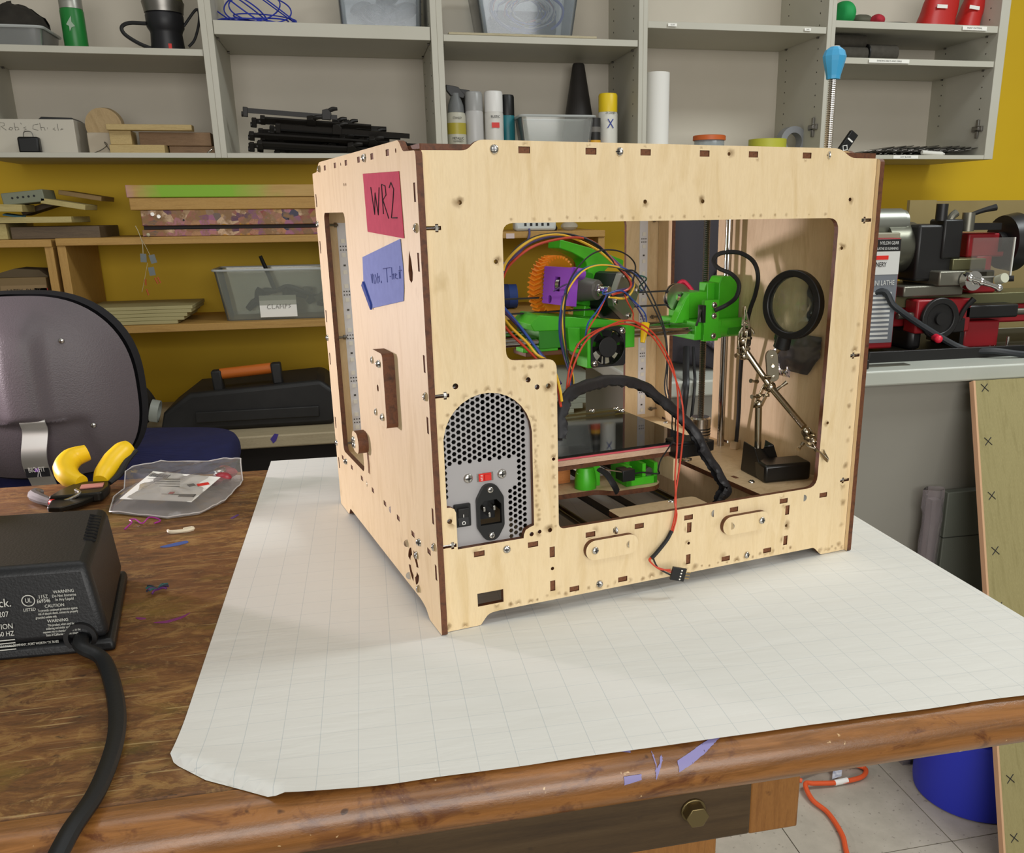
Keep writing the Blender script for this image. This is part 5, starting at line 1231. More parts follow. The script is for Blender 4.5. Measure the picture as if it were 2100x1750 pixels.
ro = thing('trim_router', 'black power tool with silver collar and looped cord on shelf', 'power tool', (-.487, 2.06, 1.5955))
MB().lathe([(.040, 0), (.042, .012), (.039, .050), (.041, .056), (.046, .064), (.047, .092), (.044, .098)], n=28).build('motor_body', mat('dark_tool_plastic', '1c1c20', .45), ro)
MB().lathe([(.048, .098), (.049, .108), (.052, .122), (.052, .124)], n=28).build('collar', DULLSTEEL, ro); MB().lathe([(.050, .124), (.048, .14), (.044, .19), (.03, .20)], n=28).build('base', mat('olive_base', '5c5a40', .5, .4), ro)
MB().box((.012, -.0415, .014), (.008, .002, .014)).build('red_switch', RED, ro); MB().tube([(-.038, -.01, .012), (-.070, -.01, .025), (-.100, -.01, .045), (-.105, -.01, .062), (-.085, -.01, .072), (-.045, -.01, .072)], .0048, 8).build('cord', DARK, ro)
MB().tube([(.045, 0, .07), (.082, -.005, .11), (.086, -.005, .085), (.070, -.005, .04), (.052, -.005, .02)], .0035, 8).build('lever', DARK, ro)
def cbox(name, label, x0, x1, y0, y1, z0, z1, m, rz=0, cat='box', bev=.0015, group=None):
    o = one(name, MB().bx(-(x1 - x0) / 2, (x1 - x0) / 2, -(y1 - y0) / 2, (y1 - y0) / 2, 0, z1 - z0), m, label, cat, ((x0 + x1) / 2, (y0 + y1) / 2, z0), (0, 0, rz), bev, group=group); return o
rb = cbox('card_box', 'pale box with pencilled name and black bag hook on cabinet floor', -.935, -.737, 2.03, 2.15, FLR, 1.432, mat('pale_card', 'c4beb0', .7))
HW = lambda u, v: (-.078 + u * .125, -.0605, .058 + v * .018)
strokes([[(0, 0), (.02, 1), (.10, .95), (.10, .6), (.03, .5), (.12, 0)], [(.17, .1), (.2, .4), (.25, .3), (.22, .02), (.17, .1)], [(.29, 1), (.29, 0), (.36, .1), (.35, .4), (.29, .4)], [(.41, 1), (.42, .8)], [(.50, .45), (.45, .35), (.50, .15), (.45, 0)], [(.74, .85), (.64, .7), (.62, .2), (.72, 0)], [(.77, 1), (.78, 0)], [(.78, .4), (.84, .4), (.85, 0)], [(.9, .4), (.9, .05), (.96, .4), (.97, 0)], [(1.04, .35), (1.0, .2), (1.05, .02)], [(1.1, .9), (1.1, 0)], [(1.16, .3), (1.2, .2), (1.14, .1)]], .0005, HW, GRAYINK, rb)
one('warped_sheet', MB().prism([(-.045, 0), (-.036, .007), (.036, .005), (.045, -.001)], -.04, .04, lambda u, v, h: (u, h, v)), BLACK, 'thin dark warped sheet lying on the pale box', 'sheet', (-.782, 2.09, 1.4328), (0, 0, 0), .001)
pb = thing('black_pouch', 'small glossy black pouch with wire loop before pale box', 'pouch', (-.842, 2.003, FLR))
MB().bx(-.025, .025, -.012, .012, .0, .040).build('pouch', BLACK, pb, bevel=.005); MB().tube([(-.012, 0, .038), (-.008, 0, .052), (.008, 0, .052), (.012, 0, .038)], .0012, 6).build('wire_loop', DULLSTEEL, pb)
pd = thing('turned_disc', 'round wooden disc leaning on a pale block in the cabinet', 'disc', (-.665, 2.07, FLR))
MB().bx(-.048, .035, -.03, .03, 0, .055).build('block', mat('dusty_white', 'b4a894', .7), pd, bevel=.003); MB().cyl((.0, -.02, .062), (.0, .02, .0665), .045, n=28).build('disc', wood('beech_disc', 'a88e62', 'b49a6e', 'a0865a', (10, 10, 2), 8, .55), pd).rotation_euler = (0, -.28, 0)
pd.children[1].location = (.012, 0, .012)
MB().tube([(-.04, -.034, .002), (-.015, -.036, .012), (.0, -.036, .024), (-.006, -.036, .030), (.01, -.036, .0)], .0009, 5).build('loose_wire', DULLSTEEL, pd)
WL = wood('light_pine_block', 'b49c66', 'c0a872', 'a88e58', (1.5, 14, 14), 9, .6)
cbox('wood_block', 'long pine offcut lying lowest in the cabinet block pile', -.653, -.518, 2.0, 2.08, FLR, 1.369, WL, 0, 'wood block', .001)
cbox('wood_block', 'short square pine block in the cabinet block pile', -.650, -.597, 2.005, 2.07, 1.3693, 1.404, WL, 0, 'wood block', .001)
cbox('wood_block', 'dark brown wooden block under the longest pine offcut', -.585, -.405, 2.04, 2.13, 1.3695, 1.4035, wood('brown_block', '8a6a48', '967654', '7c5e3e', (1.5, 12, 12), 8, .6), 0, 'wood block', .001)
cbox('wood_block', 'thin pine slat lying uppermost on the cabinet block pile', -.652, -.443, 1.99, 2.03, 1.4042, 1.4185, WL, 0, 'wood block', .001)
cbox('wood_block', 'plain wood offcut on cabinet floor behind the pine pile', -.515, -.400, 2.05, 2.12, FLR, 1.3692, MATS['brown_block'], 0, 'wood block', .001)
for k, (x, z) in enumerate(((-.412, 1.3475), (-.405, 1.3475), (-.408, 1.355))): pass
sc2 = thing('loose_screws', 'few shiny screws heaped in the cabinet corner', 'screws', (-.405, 1.985, FLR))
for k in range(4): MB().cyl((-.006 + k * .004, 0, .002 + k * .003), (.002 + k * .003, .006, .006 + k * .003), .0017, n=8).build('screw', STEEL, sc2)
# --- second cabinet
bc = thing('wire_coil', 'tangled coil of blue wire on cabinet shelf', 'wire coil', (-.265, 2.06, 1.6645))
for k in range(9):
    a0 = random.uniform(0, 2 * PI); rx, ry_ = random.uniform(.06, .085), random.uniform(.03, .05); hz_ = random.uniform(.01, .05) if k % 2 else random.uniform(.06, .14); tl = random.uniform(-.5, .8)
    MB().tube([(rx * math.cos(a0 + t) + (0.01 * k - .04), ry_ * math.sin(a0 + t), .004 + hz_ * (1 + math.sin(t + tl)) * .5 + .002 * k * .4) for t in [2 * PI * i / 10 for i in range(10)]], .0019, 6, 4, closed=True).build('wire_loop', mat('royal_blue_wire', '2636a0', .4), bc)
MB().box((-.02, 0, .004), (.12, .06, .006)).build('wire_pad', MATS['royal_blue_wire'], bc, bevel=.002)
t2 = tub('storage_tub', 'clear tub filled with grey bagged parts on cabinet shelf', (.068, 2.09, 1.6645), .225, .17, .14, .06, TUBG)
for k in range(9): MB().sph((random.uniform(-.07, .07), random.uniform(-.05, .05), .03 + random.uniform(0, .05)), random.uniform(.022, .034), 8, 6, (1.3, 1, .7), rotm(0, random.uniform(-30, 30), 0)).build('parts_bag', mat('grey_bag', '8c8e90', .3, c2='5a5c60', scale=40), t2)
# pile of black bar clamps
CLK = mat('clamp_black', '17130f', .5)
def clamp(idx, x, y, z, L, rx, rz, label):
    o = thing('bar_clamp', label, 'clamp', (x, y, z), 0, 'bar clamps piled in the wall cabinet', rot=(rx, rz * 1.0, 0))
    tp = (.30, .12, .38, -.05)[idx % 4]
    MB().box((0, 0, 0), (L, .006, .012)).build('bar', CLK, o)
    MB().prism([(-.012, -.008), (.012, -.008), (.014, .010), (.004, .020), (-.010, .016)], -.007, .007, lambda u, v, h: (L * tp + u, h, v)).build('trigger_body', CLK, o, bevel=.001)
    MB().prism([(-.006, -.016), (.006, -.016), (.006, .008), (-.006, .008)], -.006, .006, lambda u, v, h: (-L * .48 + u, h, v)).build('fixed_jaw', CLK, o, bevel=.001)
    MB().cyl((-L * .48 - .010, 0, -.010), (-L * .48 - .006, 0, -.010), .007, n=10).build('pad', CLK, o)
    MB().tube([(L * tp, 0, .010), (L * tp + .016, 0, .020), (L * tp + .030, 0, .022)], [.005, .006, .004], 8).build('handle', CLK, o)
k = 0; rc = random.Random(3)
for row, (z, n, xs) in enumerate(((1.3625, 5, -.060), (1.3840, 5, -.075), (1.4055, 4, -.090), (1.4270, 3, -.115), (1.4480, 1, -.15))):
    for i in range(n):
        k += 1
        clamp(k, xs + rc.uniform(-.045, .045), 1.995 + i * .052, z + rc.uniform(-.001, .001), .40 - row * .035 + rc.uniform(-.02, .03), rc.choice((-.5, 0, .4, .9)), math.radians(2.6 + rc.uniform(-.9, 1.2)), 'black bar clamp lying in the heaped clamp pile')
# --- third cabinet
one('thin_board', MB().bx(-.205, .205, -.13, .13, 0, .006), wood('dusty_ply', 'b4aa8c', 'beb496', 'a89e80', (2, 12, 12), 8, .7), 'thin plywood board under the tub of wires', 'board', (.446, 2.085, 1.6475), (0, 0, 0), .001)
t3 = tub('storage_tub', 'clear tub full of red blue and white wires on board', (.468, 2.09, 1.6540), .30, .20, .16, .16, TUBG)
for i in range(22):
    c_ = random.choice(['2a3c9c', '2a3c9c', 'a03a34', 'b8b4b0', 'b8b4b0', '3a4a80', '1c2030']); a0 = random.uniform(0, 6); R_ = random.uniform(.05, .105); cx_ = random.uniform(-.02, .02)
    MB().tube([(cx_ + R_ * math.cos(a0 + t * .8) * .95, -.068 + .05 * random.random() + .012 * math.sin(t * 2), .052 + R_ * .55 * math.sin(a0 + t * .8) + .022) for t in range(6)], random.choice((.0016, .0022, .0040)), 6, 5).build('wire', mat('tubwire_' + c_, c_, .45), t3)
MB().box((0, .02, .045), (.19, .10, .07)).build('dark_contents', mat('tub_dark', '24262c', .8), t3, bevel=.02)
spray(.261, 2.04, FLR, .027, .186, mat('can_white_print', 'b9b6a6', .4), mat('grey_cap', '6a6c6c', .45), 'grey spray can with black trigger and gold label oval', .07, True, mat('gold_label', 'a89a34', .4), (.30, .46), [('STANLEY', .098, .008, GRAYINK), ('METALLIC', .044, .009, INK), ('HAMMERED', .036, .007, GRAYINK)])
spray(.313, 2.045, FLR, .026, .170, mat('can_silver_print', 'b8b6b4', .35), mat('clear_grey_cap', '9a9a98', .3), 'white spray can with translucent grey cap beside grey can', .045, False, None)
spray(.369, 2.04, FLR, .027, .172, mat('can_cream', 'd2cfc8', .4), mat('white_cap', 'e2e0dc', .4), 'white capped spray can with small red label square', .05, False, None, writing=[('RUSTIC', .102, .010, INK)])
MB().box((.369, 2.0120, FLR + .080), (.022, .001, .014)).build('red_label', RED, bpy.data.objects['spray_can.003']).location = (-.369, -2.04, -FLR)
spray(.413, 2.075, FLR, .022, .167, mat('can_teal', '1f6f78', .4), BLACK, 'slim teal spray can with black cap', .05)
spray(.302, 2.12, FLR, .026, .186, mat('can_dark', '3a3a3c', .4), BLACK, 'dark spray can with black trigger hidden behind white cans', .05, True)
tub('storage_tub', 'empty clear plastic tub beside the black cone', (.545, 2.04, FLR), .215, .12, .103, .12, thin('pale_tub_plastic', 'f6f8f6', .16, .12))
cn_ = thing('traffic_cone', 'dark grey pointed cone standing in the wall cabinet', 'cone', (.655, 2.19, FLR))
MB().lathe([(.078, 0), (.078, .006), (.062, .008), (.018, .268), (.015, .272), (0, .272)], n=32).build('cone', mat('dusty_black_cone', '34312f', .5), cn_)
spray(.704, 2.03, FLR, .0285, .170, mat('can_yellow_white', 'd8d6cc', .4), mat('yellow_cap', 'e4c41c', .4), 'white spray can with yellow cap and blue letter', .045, False, mat('yellow_band', 'dcc030', .4), (.02, .08), [('X', .085, .036, mat('blue_print', '2a3c90', .5)), ('2X COVER', .115, .008, INK)])
st3 = thing('paint_bottle', 'small bottle banded black yellow and orange beside yellow can', 'bottle', (.657, 2.0, FLR))
for z0, z1, c_ in ((0, .028, 'c8502c'), (.028, .040, 'd8a028'), (.040, .062, '1e1c1a'), (.062, .076, '6a6660'), (.076, .10, '2a2826')): MB().lathe([(.0165, z0), (.0165, z1)], n=20).build('band', mat('band_' + c_, c_, .5), st3)
# --- fourth cabinet
pr_ = thing('paper_roll', 'white paper towel roll standing in the wall cabinet', 'paper roll', (.864, 2.06, FLR))
MB().ring((0, 0, 0), (0, 0, .232), .036, .018, n=36).build('roll', WHITEP, pr_)
jr = thing('jar', 'squat clear jar with orange lid in the wall cabinet', 'jar', (1.033, 2.06, FLR))
MB().lathe([(.046, 0), (.046, .045), (.044, .048)], n=28).build('glass', mat('jar_grey', '9aa4a8', .2, alpha=.6), jr); MB().lathe([(.050, .046), (.050, .058), (.047, .060), (0, .060)], n=28).build('lid', mat('orange_lid', 'c8622c', .45), jr)
yt = thing('tape_roll', 'yellow green roll of tape lying in the wall cabinet', 'tape roll', (1.225, 2.06, FLR))
MB().ring((0, 0, 0), (0, 0, .05), .058, .036, n=32).build('tape', mat('lime_tape', 'b9b83c', .5), yt); MB().ring((0, 0, .001), (0, 0, .049), .036, .033, n=32).build('core', WHITEP, yt)
gt = thing('tape_roll', 'grey roll of tape standing upright by the cabinet side', 'tape roll', (1.315, 2.08, FLR + .045))
MB().ring((0, -.02, 0), (0, .02, 0), .045, .026, n=30).build('tape', mat('grey_tape', '8a8c90', .4), gt)
# --- fifth cabinet
def blob(name, label, cat, c, sx, sy, sz, m, seed, amp=.25, rot=None):
    b = MB(); b.grid(lambda u, v: (sx * (1 + amp * noise.noise(Vector((math.cos(2 * PI * u) * 1.6, math.sin(2 * PI * u) * 1.6, v * 3 + seed)))) * math.cos(2 * PI * u) * math.sin(PI * v), sy * (1 + amp * noise.noise(Vector((math.sin(2 * PI * u) * 1.6, math.cos(2 * PI * u) * 1.6, v * 3 - seed)))) * math.sin(2 * PI * u) * math.sin(PI * v), sz * (1 - math.cos(PI * v)) + amp * .3 * sz * noise.noise(Vector((math.cos(2 * PI * u), math.sin(2 * PI * u), v * 2 + seed))) * math.sin(PI * v)), 28, 16)
    o = one(name, b, m, label, cat, c, smooth=50); return o
blob('cloth_bag', 'crumpled green cloth bag on upper cabinet shelf', 'bag', (1.450, 2.06, 1.7175), .034, .05, .036, mat('green_cloth', '1f9a50', .7), 3)
blob('felt_hat', 'soft grey hat on upper cabinet shelf beside green bag', 'hat', (1.515, 2.08, 1.7175), .038, .05, .020, mat('grey_felt', '5c5a4c', .8), 5)
blob('red_glove', 'small red cloth glove lying beside the grey hat', 'glove', (1.548, 2.03, 1.7175), .020, .03, .017, mat('red_felt', 'b02a38', .8), 8)
one('work_strap', MB().tube([(-.055, 0, .004), (-.02, .01, .006), (.02, -.005, .005), (.06, .008, .007)], [.004, .008, .007, .004], 8, flat=.5), mat('grey_strap', '4e4c42', .8), 'flat dusty strap lying on upper cabinet shelf', 'strap', (1.585, 2.0, 1.7175))
def redbag(x, label, tilt, w):
    o = thing('red_pouch', label, 'pouch', (x, 2.06, 1.7195), 0, None, rot=(0, tilt, 0))
    b = MB(); b.grid(lambda u, v: ((w * (1 + .08 * noise.noise(Vector((u * 4, v * 4, x))))) * math.copysign(abs(math.cos(2 * PI * u)) ** .7, math.cos(2 * PI * u)) * (1 - .1 * v), .045 * math.copysign(abs(math.sin(2 * PI * u)) ** .8, math.sin(2 * PI * u)) * (1 - .45 * v), v * .12 + (.012 if v > 0 else 0) * noise.noise(Vector((u * 5, v * 3, 1)))), 32, 12)
    b.build('fabric', mat('red_nylon', 'b8241f', .45, bump=.3, bscale=60), o, smooth=50); MB().box((-.02, -.043, .055), (.035, .002, .010), rotm(0, -12, 0)).build('label_patch', WHITEP, o)
redbag(1.765, 'red nylon pouch with white patch leaning on upper cabinet shelf', .22, .058); redbag(1.872, 'red nylon pouch leaning against its twin by cabinet side', .30, .034)
SANDP = mat('sandpaper_brown', '4a463e', .85, c2='403c34', scale=80)
for i, (x0, x1, z, r_, lab) in enumerate(((1.40, 1.512, 1.661, .019, 'dark sanding belt roll resting on another roll'), (1.40, 1.513, 1.6385 - .0005, .0195, 'dark sanding belt roll lying on the shelf below another'), (1.518, 1.612, 1.6425, .0235, 'thick grey brown sanding belt roll with black edge'))):
    o = thing('sanding_roll', lab, 'sanding roll', ((x0 + x1) / 2, 2.02 + (.012 if i == 0 else .0), z + (.013 if i == 0 else 0)))
    w_ = (x1 - x0) / 2
    MB().ring((-w_, 0, 0), (w_, 0, 0), r_, r_ * .7, n=28).build('belt', SANDP, o)
    if i == 2: MB().ring((-w_ - .004, 0, 0), (-w_, 0, 0), r_ * 1.02, r_ * .6, n=28).build('edge_ring', BLACK, o)
one('thin_sheet', MB().prism([(-.06, 0), (-.05, .006), (.0, .004), (.06, .0), (.06, -.0012), (-.05, .0)], -.05, .05, lambda u, v, h: (u, h, v + .0014)), mat('dark_sheet', '3a3830', .7), 'thin curled dark sheet lying by the sanding rolls', 'sheet', (1.70, 2.06, 1.6187), (0, 0, 0))
SB = mat('saw_blade_steel', '54524e', .32, .9)
def blade(x, y, z, r_, rx, ry_, label):
    o = thing('saw_blade', label, 'saw blade', (x, y, z), 0, 'saw blades heaped in the wall cabinet', rot=(rx, ry_, 0))
    pts = []
    for i in range(24):
        a = 2 * PI * i / 24; pts += [(r_ * math.cos(a), r_ * math.sin(a)), (r_ * .95 * math.cos(a + .06), r_ * .95 * math.sin(a + .06))]
    MB().plate(pts, [circ(0, 0, .010, 12)], -.001, .001, lambda u, v, h: (u, v, h)).build('disc', SB, o, smooth=0); MB().ring((0, 0, .001), (0, 0, .0014), r_ * .55, r_ * .5, n=24).build('ring_mark', STEEL, o)
for i in range(12):
    blade(1.585 + i * .0275, 2.085 - (i % 2) * .012, FLR + .019 + (i % 3) * .0006, .082 + (i % 3) * .006, 0, -.155, 'round steel saw blade in the heaped blade pile')
one('white_marker', MB().cyl((-.035, 0, 0), (.035, 0, 0), .0065, n=14).cyl((.035, 0, 0), (.046, 0, 0), .0065, .002, n=14), WHITEPL, 'short white marker lying before the saw blades', 'marker', (1.742, 1.972, FLR + .0068), (0, .06, 0))
cl_ = thing('spring_clip', 'black and white strapping clip leaning by the saw blades', 'clip', (1.452, 2.03, FLR), 0, None, rot=(0, .62, 0))
MB().bx(-.014, .014, -.008, .008, .002, .085).build('frame', BLACK, cl_, bevel=.002); MB().ring((0, -.009, .030), (0, -.0085, .030), .011, .008, n=4).build('window', WHITEP, cl_); MB().bx(-.010, .010, -.0092, -.0082, .055, .060).build('line', WHITEP, cl_)

# ================================================================== things on the pine shelving
ST = 1.1365
NP = wood('pale_plank', 'b4a468', 'beae74', 'a8985c', (1.4, 14, 14), 8, .6); DP = wood('dark_plank', '5a4a38', '665540', '4e4030', (1.4, 14, 14), 8, .6)
cbox('plank', 'grey brown plank lying lowest behind the chair', -.92, -.705, 1.99, 2.20, 1.1345, 1.166, DP, 0, 'plank', .002)
cbox('plank', 'cut pine plank end facing out beside grey plank', -1.25, -.925, 1.98, 2.20, 1.1345, 1.1745, NP, 0, 'plank', .002)
cbox('plank', 'long pale plank lying across the lowest plank', -1.20, -.764, 1.97, 2.15, 1.1752, 1.1905, NP, 0, 'plank', .001)
def tplank(label, c, L, d, h, ry_, m, rz=0):
    o = one('plank', MB().box((0, 0, 0), (L, d, h)), m, label, 'plank', c, (0, ry_, rz), .001); return o
tplank('pine plank tilted down towards the wall corner', (-.778, 2.03, 1.2215), .105, .12, .0135, .17, NP, 0)
tplank('brown plank resting tilted above the tilted pine plank', (-.755, 2.12, 1.2440), .105, .14, .012, .17, wood('tan_plank', '8a6e40', '967a4a', '7e6236', (1.4, 14, 14), 8, .6), 0)
tplank('short thick pine offcut on the plank pile', (-.98, 2.0, 1.214), .22, .10, .018, 0.02, NP, 0)
tplank('dark propped offcut under the perforated steel bar', (-.872, 2.12, 1.2135), .09, .07, .014, -.30, DP, 0)
sb = thing('steel_bar', 'perforated grey steel angle bar on the plank pile', 'steel bar', (-.865, 2.02, 1.240), 0, None, rot=(0, -.10, 0))
MB().bx(-.055, .045, -.05, .05, -.016, .014).build('bar', mat('grey_green_steel', '7c806c', .5, .2), sb, bevel=.002)
for k in range(5): MB().cyl((-.030 + k * .013, -.0506, 0), (-.030 + k * .013, -.049, 0), .0028, n=10).build('hole', DARK, sb)
one('blue_scrap', MB().box((0, 0, 0), (.045, .03, .004), rotm(5, 8, 0)), mat('teal_scrap', '3c6a78', .4), 'small crumpled teal wrapper on the plank pile', 'wrapper', (-.905, 1.995, 1.1945))
# painted lumber
def green_lumber():
    m = bpy.data.materials.new('green_stained_lumber'); m.use_nodes = True; t = NT(m)
    f = t.noise(t.coord((1.3, 16, 16)), 8, 5); c = t.ramp(f, [(.3, lin('b08c4c')), (.7, lin('c09c5c'))])
    s = t.n('ShaderNodeTexCoord'); x = t.n('ShaderNodeSeparateXYZ'); t.l(s.outputs['Object'], x.inputs[0])
    w = t.n('ShaderNodeMath', operation='ADD'); t.l(x.outputs[0], w.inputs[0]); nz = t.noise(t.coord(), 14, 3); mm = t.n('ShaderNodeMath', operation='MULTIPLY'); t.l(nz, mm.inputs[0]); mm.inputs[1].default_value = .12; t.l(mm.outputs[0], w.inputs[1])
    g = t.ramp(t_map(t, w.outputs[0], -.24, .30), [(.10, BW[0]), (.22, BW[1]), (.56, BW[1]), (.80, BW[0])]); c = t.mix(g, c, lin('84b428'))
    g2 = t.ramp(t_map(t, w.outputs[0], -.24, .30), [(.02, BW[1]), (.10, BW[0])]); c = t.mix(g2, c, lin('c08a94'))
    t.l(c, t.b.inputs['Base Color']); t.b.inputs['Roughness'].default_value = .6; return m
def t_map(t, out, a, b):
    n = t.n('ShaderNodeMapRange'); n.inputs[1].default_value = a; n.inputs[2].default_value = b; t.l(out, n.inputs[0]); return n.outputs[0]
GL = green_lumber()
cbox('lumber', 'pine beam stained bright lime green and pink lying uppermost', -.626, -.085, 1.985, 2.075, 1.2365, 1.2685, GL, 0, 'lumber', .002)
cbox('lumber', 'plain pine beam under the lime green stained beam', -.622, -.085, 1.988, 2.078, 1.2045, 1.2360, PINE, 0, 'lumber', .002)
def splat_mat():
    m = bpy.data.materials.new('paint_splattered_wood'); m.use_nodes = True; t = NT(m)
    v = t.n('ShaderNodeTexVoronoi'); v.inputs['Scale'].default_value = 55; t.l(t.coord((1, 1, 1.2)), v.inputs['Vector'])
    h = t.n('ShaderNodeSeparateColor'); t.l(v.outputs['Color'], h.inputs[0])
    c = t.ramp(h.outputs[0], [(.0, lin('a87c64')), (.2, lin('8c3a3a')), (.34, lin('c09a6a')), (.46, lin('2e3450')), (.58, lin('b8862a')), (.70, lin('a86a88')), (.82, lin('5a3a4c')), (.92, lin('c8a888'))])
    f = t.noise(t.coord((1, 1, 1)), 40, 4, .7); c = t.mix(t.ramp(f, [(.45, BW[0]), (.6, BW[1])]), c, lin('8a6844'))
    t.l(c, t.b.inputs['Base Color']); t.b.inputs['Roughness'].default_value = .6; return m
SPL = splat_mat()
cbox('lumber', 'paint splattered board with two screws under plain beam', -.598, -.085, 1.99, 2.08, 1.1640, 1.2040, SPL, 0, 'lumber', .002)
lm = [o for o in bpy.data.objects if o.name.startswith('lumber')][-1]
for x in (-.568, -.553): MB().cyl((x + .3415, -.049, .030 - (x > -.56) * .006), (x + .3415, -.0455, .030 - (x > -.56) * .006), .005, n=10).build('screw', STEEL, lm)
for x in (-.492, -.22): MB().cyl((x + .3415, -.0462, .014), (x + .3415, -.0448, .014), .0025, n=8).build('nail_hole', DARK, lm)
cbox('lumber', 'thin dark strip of wood between the splattered boards', -.596, -.085, 1.995, 2.08, 1.1545, 1.1638, mat('dark_gap_wood', '2a2220', .8), 0, 'lumber', .001)
cbox('lumber', 'thin paint splattered board lying lowest on the pine shelf', -.600, -.085, 1.99, 2.08, ST, 1.1540, SPL, 0, 'lumber', .001)
# hanging string of tags
ht = thing('tag_string', 'string of grey tags and orange beads hanging from shelf edge', 'tag string', (-.59, 1.943, 1.11))
STR = mat('pale_string', 'b8ae90', .7)
MB().tube([(-.016, .004, .055), (-.010, 0, .04), (-.004, -.002, .012), (-.006, -.002, -.02)], .0009, 5).build('string', STR, ht); MB().tube([(-.004, -.002, .02), (.004, -.002, .0), (.012, -.002, -.024)], .0006, 5).build('string', STR, ht); MB().tube([(.002, -.002, -.04), (-.012, -.002, -.085), (-.022, -.002, -.115)], .0005, 5).build('string', STR, ht)
MB().sph((.014, -.004, .032), .005, 8, 6).build('bead', STR, ht)
for x, z, r_ in ((-.006, -.027, 4), (.017, -.030, -12), (.010, -.062, -6)): MB().box((x, -.003, z), (.015, .001, .022), rotm(0, r_, 0)).build('tag', mat('grey_tag', '6c7272', .5), ht)
for x, z, r_ in ((-.009, -.090, 6), (-.008, -.116, -14), (.018, -.087, -28), (.025, -.085, -30)): MB().cyl((x - .006 * math.sin(math.radians(-r_)), -.003, z + .008), (x + .006 * math.sin(math.radians(-r_)), -.003, z - .008), .0022, n=8).build('orange_bead', mat('burnt_orange', 'b0561c', .5), ht)
# mid shelf
MS = .9055
for k, (x1, zt) in enumerate(((-.537, .008), (-.520, .008), (-.512, .009), (-.500, .009), (-.497, .010))):
    z0 = MS + .0002 + k * .0094
    cbox('panel_sheet', ('pale panel lying lowest in the shelf stack', 'pale panel lying second in the shelf stack', 'pale panel lying in the middle of the shelf stack', 'pale panel lying next to uppermost in the shelf stack', 'pale panel lying uppermost in the shelf stack')[k], -.775, x1, 1.965 + k * .004, 2.2, z0, z0 + .0090, mat('pale_panel', 'b0a678', .6, c2='a89e70', scale=6), 0, 'panel', .001)
cx_ = tub('storage_tub', 'clear tub of clamps with white card label on pine shelf', (-.270, 2.065, MS), .325, .17, .138, .12, thin('smoky_tub', 'eef0ea', .20, .12, 'c8ccc4'), cat='tub')
MB().box((.0, -.0775, .037), (.100, .001, .060), rotm(-5, 0, 0)).build('paper_label', WHITEP, cx_)
CL = lambda u, v: (-.030 + u * .064, -.0795, .030 + v * .013)
strokes([[(.13, .95), (.03, .75), (0, .3), (.05, .0), (.14, .1)], [(.22, 1), (.21, .05), (.32, .05)], [(.36, .0), (.43, .95), (.49, .0)], [(.39, .4), (.47, .4)], [(.54, .0), (.56, .95), (.62, .35), (.68, .95), (.70, .0)], [(.76, .0), (.77, .95), (.85, .85), (.84, .55), (.77, .5)], [(1.0, .9), (.91, .75), (.99, .4), (.9, .08)]], .0006, CL, GRAYINK, cx_)
for k in range(14):
    p = Vector((random.uniform(-.12, .12), random.uniform(-.055, .04), random.uniform(.012, .06))); a = random.uniform(0, PI)
    MB().tube([p, p + Vector((math.cos(a) * .03, 0, .01 + .02 * random.random())), p + Vector((math.cos(a) * .06, .01, .02 * random.random()))], [.009, .012, .006], 7, 4).build('clamp', mat('clamp_dark', '2c2a28', .5) if k % 5 else mat('clamp_grey', '7a786e', .4), cx_)
MB().tube([(-.06, -.02, .08), (-.01, -.02, .075), (.03, -.02, .085), (.09, -.01, .06)], [.003, .006, .008, .005], 8).build('pliers', mat('clamp_dark', '2c2a28', .5), cx_); MB().tube([(-.010, 0, .07), (-.025, 0, .12), (-.042, 0, .172)], [.006, .006, .005], 8).build('handle', BLACK, cx_); MB().box((.135, -.06, .08), (.012, .02, .02)).build('red_tip', RED, cx_)
bxp = cbox('paint_box', 'brown printed box with red corner on far left shelf', -1.02, -.848, 1.965, 2.10, .9845, 1.038, mat('brown_box', '7a6440', .6), 0, 'box', .002)
MB().bx(-.025, .085, -.069, -.0676, .006, .034).build('print_panel', mat('print_tan', '8c7450', .6), bxp); text('LATEX  PAINT', .013, mat('brown_print', '3c2c1c', .7), bxp, (.03, -.0695, .020), (PI / 2, 0, 0)); MB().bx(.055, .0865, -.0690, -.0672, .006, .026).build('red_corner', mat('red_print', 'b03a30', .6), bxp)
one('grey_bag', MB().prism([(-.06, 0), (-.055, .012), (-.02, .022), (.04, .018), (.06, 0)], -.05, .05, lambda u, v, h: (u, h, v)), mat('brown_felt', '5a4c36', .8), 'folded brown cloth lying on the printed box', 'cloth', (-.905, 2.03, 1.0385))
one('white_tray', MB().bx(-.10, .10, -.07, .07, 0, .03), WHITEPL, 'white tray on the low left shelf behind the chair', 'tray', (-.95, 2.03, .9500), (0, 0, 0), .003).location.z = .8205
